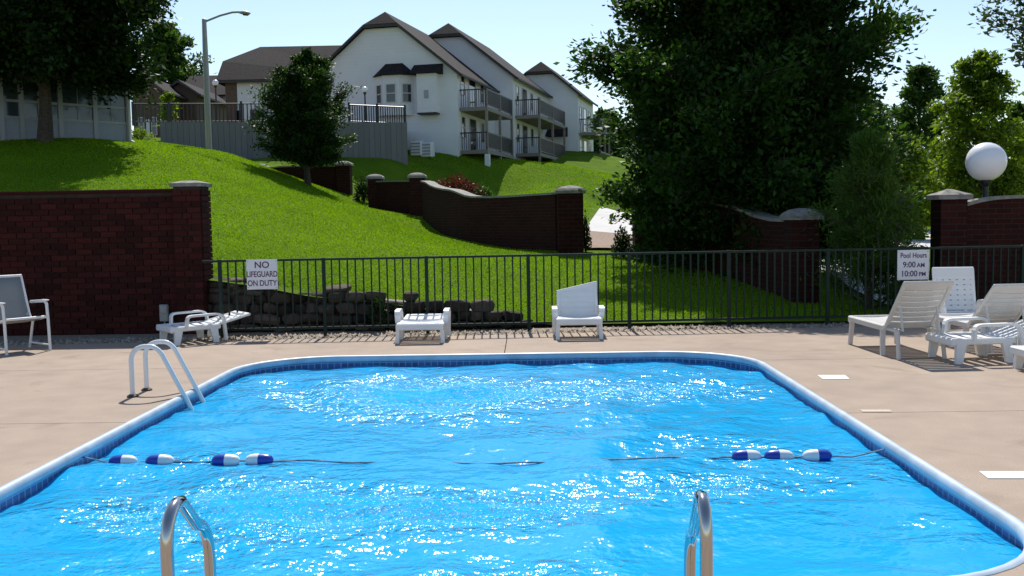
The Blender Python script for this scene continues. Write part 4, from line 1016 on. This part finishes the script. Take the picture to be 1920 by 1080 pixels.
for i, (px, w_) in enumerate(((455, .9), (478, .6), (440, .5))):
    c = D(px, 225, 54.5)
    a = thing('patio_chair', ('dark patio chair on the terrace directly behind the street light side railing', 'dark patio chair on the terrace beside the small round tree', 'dark patio chair on the terrace under the corner of the long house')[i], 'chair', (c.x, 54.5, zt), random.uniform(0, 6), 'dark chairs on the terrace')
    MB().box(-.25, .25, -.25, .25, .40, .45, bev=.01).build('seat', MT['black'], a); MB().box(-.25, .25, .22, .26, .45, .95, bev=.01).build('backrest', MT['black'], a)
    for sx_ in (-.22, .22):
        for sy_ in (-.22, .22): MB().box(sx_ - .02, sx_ + .02, sy_ - .02, sy_ + .02, 0, .4).build('leg', MT['black'], a)
# brown houses at the left
def brown_house(label, px0, px1, pye, pyp, Y, L_, mat):
    a, b = D(px0, pye, Y), D(px1, pye, Y); z0 = zt - .3; W = b.x - a.x
    t = gable_house('brick_house', label, (b.x, Y, z0), 0, W, L_, a.z - z0, D((px0 + px1) / 2, pyp, Y).z - z0, .05, .02, .35, 'brown brick houses on the hill', mat)
    for fx in (.28, .72): win(t, -W * fx, -.003, 1.0, W * .2, 1.2, '-y')
    MB().box(-W * .56, -W * .44, -.04, -.003, 0, 2.05).build('door', MT['siding'], t)
brown_house('brown brick house with gabled dark roof close behind the glazed pavilion', 248, 302, 172, 142, 66, 8, 'brownbrick')
brown_house('brown brick house with low gable beside the street light pole', 308, 368, 178, 150, 70, 9, 'brownbrick')
o = thing('brick_house', 'long dark roofed house at the back between the brown gables and the white long house', 'house', (D(330, 190, 78).x, 78, zt - .3), 0, 'brown brick houses on the hill')
W = D(430, 190, 78).x - o.location.x; e_ = D(380, 178, 78).z - zt + .3; r_ = D(380, 140, 81).z - zt + .3
MB().box(.3, W, .3, 6.7, -1, e_).build('wall', MT['siding2'], o); mb = MB(); mb.prism([(0, 0, e_), (W, 0, e_), (W, 3.5, r_), (0, 3.5, r_)], (0, 0, -.15)); mb.prism([(0, 7, e_), (W, 7, e_), (W, 3.5, r_), (0, 3.5, r_)], (0, 0, -.15)); mb.build('roof', MT['shingle'], o)
for fx in (.2, .5, .8): win(o, W * fx, .298, .9, 1.0, 1.2, '-y')
# glazed pavilion upper left
pv = thing('glazed_pavilion', 'grey framed glazed pavilion on the lawn behind the big dark tree', 'pavilion')
def pvp(px):                                  # a wall receding to the right
    t_ = (px - 10) / 230.0; Y = 30.6 + 2.9 * t_; return D(px, 256 + 10 * t_, Y)
posts_px = [-110, -72, -34, 4, 42, 78, 115, 180, 241]
for i, px in enumerate(posts_px):
    c = pvp(px); MB().box(-.07, .07, -.07, .07, -.5, 2.75).build('post', MT['aluminium'], pv, loc=(c.x, c.y, c.z - .05), rotz=R(46))
for a_px, b_px in zip(posts_px[:-1], posts_px[1:]):
    a, b = pvp(a_px), pvp(b_px); d = (b - a); d.z = 0; L_ = d.length; ang = math.atan2(d.y, d.x)
    def piece(name, mat, x0, x1, y0, y1, z0, z1, par=pv): return MB().box(x0, x1, y0, y1, z0, z1).build(name, MT[mat], par, loc=(a.x, a.y, a.z - .05), rotz=ang)
    piece('kick_panel', 'kick', .07, L_ - .07, -.02, .02, .04, .62)
    for nm, z0, z1 in (('rail', .62, .69), ('rail', 1.12, 1.20), ('rail', 2.6, 2.75), ('rail', -.3, .04)): piece(nm, 'aluminium', .07, L_ - .07, -.04, .04, z0, z1)
    nmul = 2 if L_ > 1.0 else 1
    for k_ in range(nmul):
        x0 = .07 + (L_ - .14) * k_ / nmul; x1 = .07 + (L_ - .14) * (k_ + 1) / nmul
        piece('pane', 'glass2', x0 + .01, x1 - .01, -.008, .008, .69, 1.12); piece('pane', 'glass2', x0 + .01, x1 - .01, -.008, .008, 1.20, 2.6)
        if k_: piece('mullion', 'aluminium', x0 - .009, x0 + .009, -.03, .03, .69, 2.6)
a, b = pvp(posts_px[0]), pvp(posts_px[-1]); d = Vector((b.x - a.x, b.y - a.y, 0)).normalized(); nrm = Vector((-d.y, d.x, 0))
mb = MB(); z = b.z + 2.7; A0 = Vector((a.x, a.y, z)) - nrm * .5 - d * .5; B0 = Vector((b.x, b.y, z)) - nrm * .5 + d * .4
mb.add([A0, B0, B0 + nrm * 5, A0 + nrm * 5, (A0 + B0) / 2 + nrm * 2.5 + Vector((0, 0, 1.6)) - d * 2, (A0 + B0) / 2 + nrm * 2.5 + Vector((0, 0, 1.6)) + d * 2], [(3, 2, 1, 0), (0, 1, 5, 4), (1, 2, 5), (2, 3, 4, 5), (3, 0, 4)]).build('roof', MT['shingle'], pv)
mb = MB(); mb.prism([Vector((a.x, a.y, b.z - .4)) + nrm * 4.2, Vector((b.x, b.y, b.z - .4)) + nrm * 4.2, Vector((b.x, b.y, z)) + nrm * 4.2, Vector((a.x, a.y, z)) + nrm * 4.2], nrm * .2); mb.build('back_wall', MT['siding2'], pv)
MB().tube([(b.x + .12, b.y - .1, b.z + 2.6), (b.x + .12, b.y - .1, b.z + .05), (b.x + .3, b.y - .25, b.z - .05)], .04, 8).build('downspout', MT['siding'], pv)

# ------------------------------------------------------------------ trees
def leaf_cloud(name, C, Ax, size, mat, parent, rng, asp=.5, droop=0.0):
    n_ = len(C)
    a = Ax + rng.normal(0, .55, (n_, 3)); a[:, 2] -= droop; a /= np.linalg.norm(a, axis=1, keepdims=True)
    r_ = rng.normal(0, 1, (n_, 3)); r_[:, 2] *= .5; b = np.cross(a, np.array([0, 0, 1.0]) + .75 * r_); b /= np.linalg.norm(b, axis=1, keepdims=True) + 1e-9
    s_ = size * rng.uniform(.6, 1.3, (n_, 1)); nn = np.cross(a, b)
    v = np.stack([C - a * s_ * .5, C + b * s_ * asp * .5 + nn * s_ * .08, C + a * s_ * .5, C - b * s_ * asp * .5 + nn * s_ * .08], 1).reshape(-1, 3)
    q = np.arange(n_ * 4).reshape(-1, 4)
    return link(name, np_mesh(name, v, quads=q), mat, parent)
def tree(name, label, base, Ht, h0, prof, nl, ntw, lpt, leaf, mat, tr=.14, seed=1, el=(5, 45), group=None, cat='tree', spread=.16, droop=0.0, twl=.34, lean=(0, 0), asp=.5, inner=.25, jag=.3):
    """limbs spiral up the trunk; twigs carry the leaves. prof(t) = limb reach at relative crown height t"""
    rg = random.Random(seed); rn = np.random.default_rng(seed)
    t = thing(name, label, cat, base, 0, group)
    wood = MB(); k_ = 9; tp = [Vector((lean[0] * (i / k_) ** 1.5 + (rg.gauss(0, .03) if i else 0) * Ht / 6, lean[1] * (i / k_) ** 1.5 + (rg.gauss(0, .03) if i else 0) * Ht / 6, Ht * .95 * i / k_ - (.25 if i == 0 else 0))) for i in range(k_ + 1)]
    wood.tube(tp, [tr * (1.35 if i == 0 else 1) * (1 - .9 * i / k_) + .008 for i in range(k_ + 1)], 8)
    def tpt(h):
        f = min(max(h / (Ht * .95), 0), .999) * k_; i = int(f); return tp[i].lerp(tp[i + 1], f - i)
    C = []; Ax = []
    for i in range(nl):
        u = (i + rg.uniform(.1, .9)) / nl; h = h0 + (Ht * .97 - h0) * u; az = i * 2.39996 + rg.uniform(-.4, .4)
        Ln = prof(u) * rg.uniform(1 - jag, 1 + jag * .45); e_ = R(rg.uniform(*el) * (.6 + .7 * u))
        p0 = tpt(h - math.sin(e_) * Ln * .45 if h - math.sin(e_) * Ln * .45 > h0 * .5 else h0 * .5 + .1); dr = Vector((math.cos(az) * math.cos(e_), math.sin(az) * math.cos(e_), math.sin(e_)))
        p1 = p0 + dr * Ln * .55 + Vector((0, 0, .02 * Ln)); p2 = p0 + dr * Ln + Vector((0, 0, .06 * Ln - droop * Ln * .35))
        r0 = tr * .42 * (1 - .7 * u) * (1 - 0.3 * u) + .008
        wood.tube([p0, p1, p2], [r0, r0 * .6, .006], 5, False)
        for j in range(ntw):
            s_ = inner + (1 - inner) * ((j + rg.random()) / ntw); q = p0.lerp(p1, s_ * 2) if s_ < .5 else p1.lerp(p2, s_ * 2 - 1)
            td = (dr + Vector((rg.gauss(0, .75), rg.gauss(0, .75), rg.gauss(.05, .45)))).normalized(); tl = Ln * twl * (1.15 - .55 * s_) * rg.uniform(.6, 1.25) + .1
            q2 = q + td * tl - Vector((0, 0, droop * tl * .8))
            if j % 2 == 0: wood.tube([q, q2], [.012 + r0 * .15, .004], 3, False)
            m_ = max(3, int(lpt * rg.uniform(.6, 1.4))); f = rn.uniform(.1, 1.08, (m_, 1))
            pos = np.array(q)[None] * (1 - f) + np.array(q2)[None] * f + rn.normal(0, spread * tl + leaf * .35, (m_, 3)) * np.array([1, 1, .7])
            C.append(pos); Ax.append(np.repeat(np.array(td)[None], m_, 0))
    C = np.concatenate(C); Ax = np.concatenate(Ax)
    wood.build('trunk', MT['bark'], t, smooth=True)
    leaf_cloud('crown', C, Ax, leaf, MT[mat], t, rn, asp, droop); return t
rnd = lambda r0, r1, r2: (lambda u: float(np.interp(u, [0, .3, .7, 1], [r0, r1, r1 * .9, r2])))
# large tree over the right entrance wall
bt = D(1395, 480, 21.2); tree('large_tree', 'large dense dark tree with low limbs standing over the right entrance wall', (bt.x, 21.2, tz(bt.x, 21.2)), 9.4, .3,
     lambda u: float(np.interp(u, [0, .12, .3, .5, .75, 1], [2.5, 3.0, 3.15, 2.5, 1.8, .3])), 175, 19, 76, .14, 'leaf_big', .24, 5, (4, 42), cat='tree', spread=.17, twl=.30, jag=.36, asp=.55)
# dark tree upper left
q = drop(84, 266); tree('shade_tree', 'dark broad tree shading the glazed pavilion on the upper lawn', (q.x, q.y, tz(q.x, q.y)), 9.5, 1.9,
     rnd(2.7, 3.25, .9), 125, 16, 74, .19, 'leaf_dark', .20, 8, (-8, 30), spread=.22, twl=.34, droop=.12, jag=.25, asp=.62)
# small round tree on the crest
q = D(578, 346, 37.0); tree('round_tree', 'small round leafy tree on the lawn in front of the plank wall', (q.x, 37.0, tz(q.x, 37.0)), 4.75, .75,
     lambda u: float(np.interp(u, [0, .2, .45, .75, 1], [1.5, 1.75, 1.7, 1.1, .3])), 100, 14, 52, .125, 'leaf_round', .11, 12, (12, 66), spread=.15, twl=.34, asp=.45, jag=.5)
# feathery young tree just behind the fence
q = D(1628, 600, 15.65); tree('young_conifer', 'feathery young conifer growing right behind the fence beside the pool hours sign', (q.x, 15.65, 0.02), 2.75, .25,
     lambda u: float(np.interp(u, [0, .25, .6, 1], [.62, .80, .62, .10])), 70, 11, 34, .11, 'leaf_fresh', .05, 21, (20, 62), cat='tree', spread=.14, twl=.5, asp=.14, jag=.5)
G2 = 'trees in the background'
def bgtree(label, px, pyb, pyt, halfw, Y, mat, seed, leaf=.34, n_=(46, 10, 22), droop=.0, name='background_tree', low=.12):
    b = D(px, pyb, Y); z0 = tz(b.x, Y); Ht = D(px, pyt, Y).z - z0; r_ = halfw / F * Y
    tree(name, label, (b.x, Y, z0), Ht, Ht * low, lambda u: r_ * float(np.interp(u, [0, .25, .6, .85, 1], [.8, 1.05, .95, .6, .2])), n_[0], n_[1], n_[2], leaf, mat, .02 * Ht + .05, seed, (0, 50), G2, spread=.22, droop=droop, twl=.36)
bgtree('broad leafy tree rising over the brown brick houses', 318, 190, 42, 66, 84, 'leaf_mid', 31, .42, (50, 11, 24), name='broadleaf_tree')
bgtree('small tree between the two brown brick houses', 316, 225, 172, 12, 58, 'leaf_light', 32, .22, (20, 6, 12), name='broadleaf_tree')
bgtree('tall yellow green willow behind the globe lamp wall', 1832, 440, 92, 84, 46, 'leaf_light', 33, .26, (64, 12, 26), .55, 'willow_tree')
bgtree('slender bright tree between the big dark tree and the willow', 1722, 440, 118, 62, 56, 'leaf_mid', 34, .30, (50, 10, 20), .2)
bgtree('leafy tree with pale foliage low behind the pool hours sign', 1690, 440, 250, 60, 44, 'leaf_light', 35, .24, (44, 9, 20), .3, low=.05)
bgtree('dark green tree low behind the globe lamp', 1902, 440, 195, 60, 52, 'leaf_mid', 36, .28, (50, 10, 20), .2, low=.05)
bgtree('far tree filling the gap right of the young conifer', 1765, 430, 285, 70, 62, 'leaf_light', 37, .32, (44, 9, 18), .2, low=.04)
bgtree('far tree beyond the road at the right frame of the lamp', 1960, 430, 240, 80, 66, 'leaf_mid', 38, .34, (44, 9, 18), .2, low=.04)
bgtree('far tree behind the big dark tree above the road', 1620, 430, 180, 90, 70, 'leaf_mid', 39, .36, (46, 9, 18), .1, low=.05)
bgtree('far tree at the end of the townhouse row', 1135, 300, 208, 42, 100, 'leaf_mid', 40, .4, (40, 9, 22), .1, low=.04)
bgtree('far tree peeping between the townhouse row and the large tree', 1215, 330, 190, 60, 108, 'leaf_mid', 41, .42, (40, 9, 20), .1, low=.04)
q = D(2035, 60, 30); tree('grey_tree', 'grey green tree overhanging high above the globe lamp', (q.x, 30, tz(q.x, 30)), 10.5, 5.6, rnd(1.7, 2.5, .8), 44, 10, 26, .2, 'leaf_grey', .16, 44, (0, 45), spread=.2)

def bush(name, label, c, rx, rz_, nleaf, leaf, mat, seed, group=None, cat='shrub'):
    rn = np.random.default_rng(seed); t = thing(name, label, cat, (c[0], c[1], c[2]), 0, group)
    d = rn.normal(0, 1, (nleaf, 3)); d /= np.linalg.norm(d, axis=1, keepdims=True); d[:, 2] = np.abs(d[:, 2])
    lump = 1 + .16 * np.sin(d[:, 0] * 5 + seed) * np.sin(d[:, 1] * 6 + 1) + .1 * np.sin(d[:, 2] * 9 + d[:, 0] * 7)
    C = d * (rn.uniform(.55, 1.03, (nleaf, 1)) * lump[:, None]) * np.array([rx, rx, rz_]) + np.array([0, 0, rz_ * .08])
    leaf_cloud('foliage', C, d, leaf, MT[mat], t, rn)
    st = MB()
    for i in range(7):
        a = i * .9; st.tube([(0, 0, -.05), (math.cos(a) * rx * .3, math.sin(a) * rx * .3, rz_ * .4), (math.cos(a) * rx * .6, math.sin(a) * rx * .6, rz_ * .8)], [.02, .014, .006], 4, False)
    st.build('stems', MT['bark'], t)
c = D(858, 366, 33.5); bush('red_shrub', 'wide rusty red shrub showing above the swooping brick coping', (c.x, c.y, D(858, 372, 33.5).z), .85, .68, 2200, .10, 'leaf_red', 51)
c = D(905, 366, 33.5); bush('green_shrub', 'small green shrub right of the rusty red shrub', (c.x, c.y, D(905, 372, 33.5).z), .38, .42, 700, .09, 'leaf_mid', 52)
c = D(682, 388, 38.6); bush('green_shrub', 'dark green shrub beside the end pillar of the curved wall', (c.x, c.y, tz(c.x, c.y)), .38, .85, 1200, .10, 'leaf_dark', 53)
c = D(1168, 468, 23.2); bush('green_shrub', 'clipped dark shrub at the driveway opening beneath the large tree', (c.x, c.y, tz(c.x, c.y)), .27, .62, 1300, .07, 'leaf_dark', 54)
c = D(1098, 470, 23.9); bush('green_shrub', 'dark ivy clump hugging the end pillar of the swooping wall', (c.x, c.y, tz(c.x, c.y)), .14, .85, 700, .07, 'leaf_dark', 55)
c = D(710, 600, 14.15); bush('green_shrub', 'small dark weed growing among the dry stones', (c.x, c.y, .1), .16, .36, 420, .06, 'leaf_dark', 56)
c = D(1708, 475, 15.3); bush('green_shrub', 'low loose shrub behind the pool hours sign', (c.x, c.y, .0), .45, .95, 1300, .07, 'leaf_mid', 57)
c = D(330, 262, 44); bush('green_shrub', 'low bright shrub by the end of the pavilion', (D(262, 255, 37).x, 37, tz(D(262, 255, 37).x, 37)), .5, .45, 700, .09, 'leaf_light', 58)

# ------------------------------------------------------------------ grass blades on the lawn
rng = np.random.default_rng(77)
def grass(n_, x0, x1, y0, y1, h, wd, pw):
    y = y0 + (y1 - y0) * rng.uniform(0, 1, n_) ** pw; xa = x0[0] + (x0[1] - x0[0]) * (y - y0) / (y1 - y0); xb = x1[0] + (x1[1] - x1[0]) * (y - y0) / (y1 - y0)
    x = xa + (xb - xa) * rng.uniform(0, 1, n_); return x, y
gx, gy = grass(390000, (-7.5, -25), (6.4, 3.0), 14.5, 41, 0, 0, 1.25)
# keep off the apron, path and the stone wall
kp = ~((gx > np.interp(gy, [24, 34], [1.25, 1.9])) & (gy > 23.8)) & ~((gx > 5.65) & (gy < 20)) & ~((gy < 14.62) & (gx < D(960, 0, 14.5).x))
gx, gy = gx[kp], gy[kp]; gz = np.concatenate([terr(a, b) for a, b in zip(np.array_split(gx, 40), np.array_split(gy, 40))])
fx_ = rng.uniform(-12, 9, 90000); fy_ = rng.uniform(41, 66, 90000)
kf = (fx_ < np.interp(fy_, [40, 50, 53, 66], [2.3, 3.6, 8, 9])) & ~((fx_ < rwr.x) & (fy_ > 51)); fx_, fy_ = fx_[kf], fy_[kf]
gx = np.r_[gx, fx_]; gz = np.r_[gz, np.concatenate([terr(a, b) for a, b in zip(np.array_split(fx_, 12), np.array_split(fy_, 12))])]; gy = np.r_[gy, fy_]
n_ = len(gx); an = rng.uniform(0, 6.283, n_); sc_ = .7 + .6 * (gy - 14) / 20
hh = rng.uniform(.015, .04, n_) * (1 + .15 * (gy - 14) / 10); ww = rng.uniform(.006, .013, n_) * sc_ * 1.3
lx_, ly_ = rng.normal(0, .03, n_), rng.normal(0, .03, n_)
v = np.stack([np.stack([gx - np.cos(an) * ww, gy - np.sin(an) * ww, gz - .004], -1), np.stack([gx + np.cos(an) * ww, gy + np.sin(an) * ww, gz - .004], -1), np.stack([gx + lx_, gy + ly_, gz + hh], -1)], 1)
tag(link('lawn_grass', np_mesh('lawn_grass', v.reshape(-1, 3), tris=np.arange(n_ * 3).reshape(-1, 3)), MT['grass']), 'bright green mown grass covering the slope behind the fence', 'grass', kind='stuff')
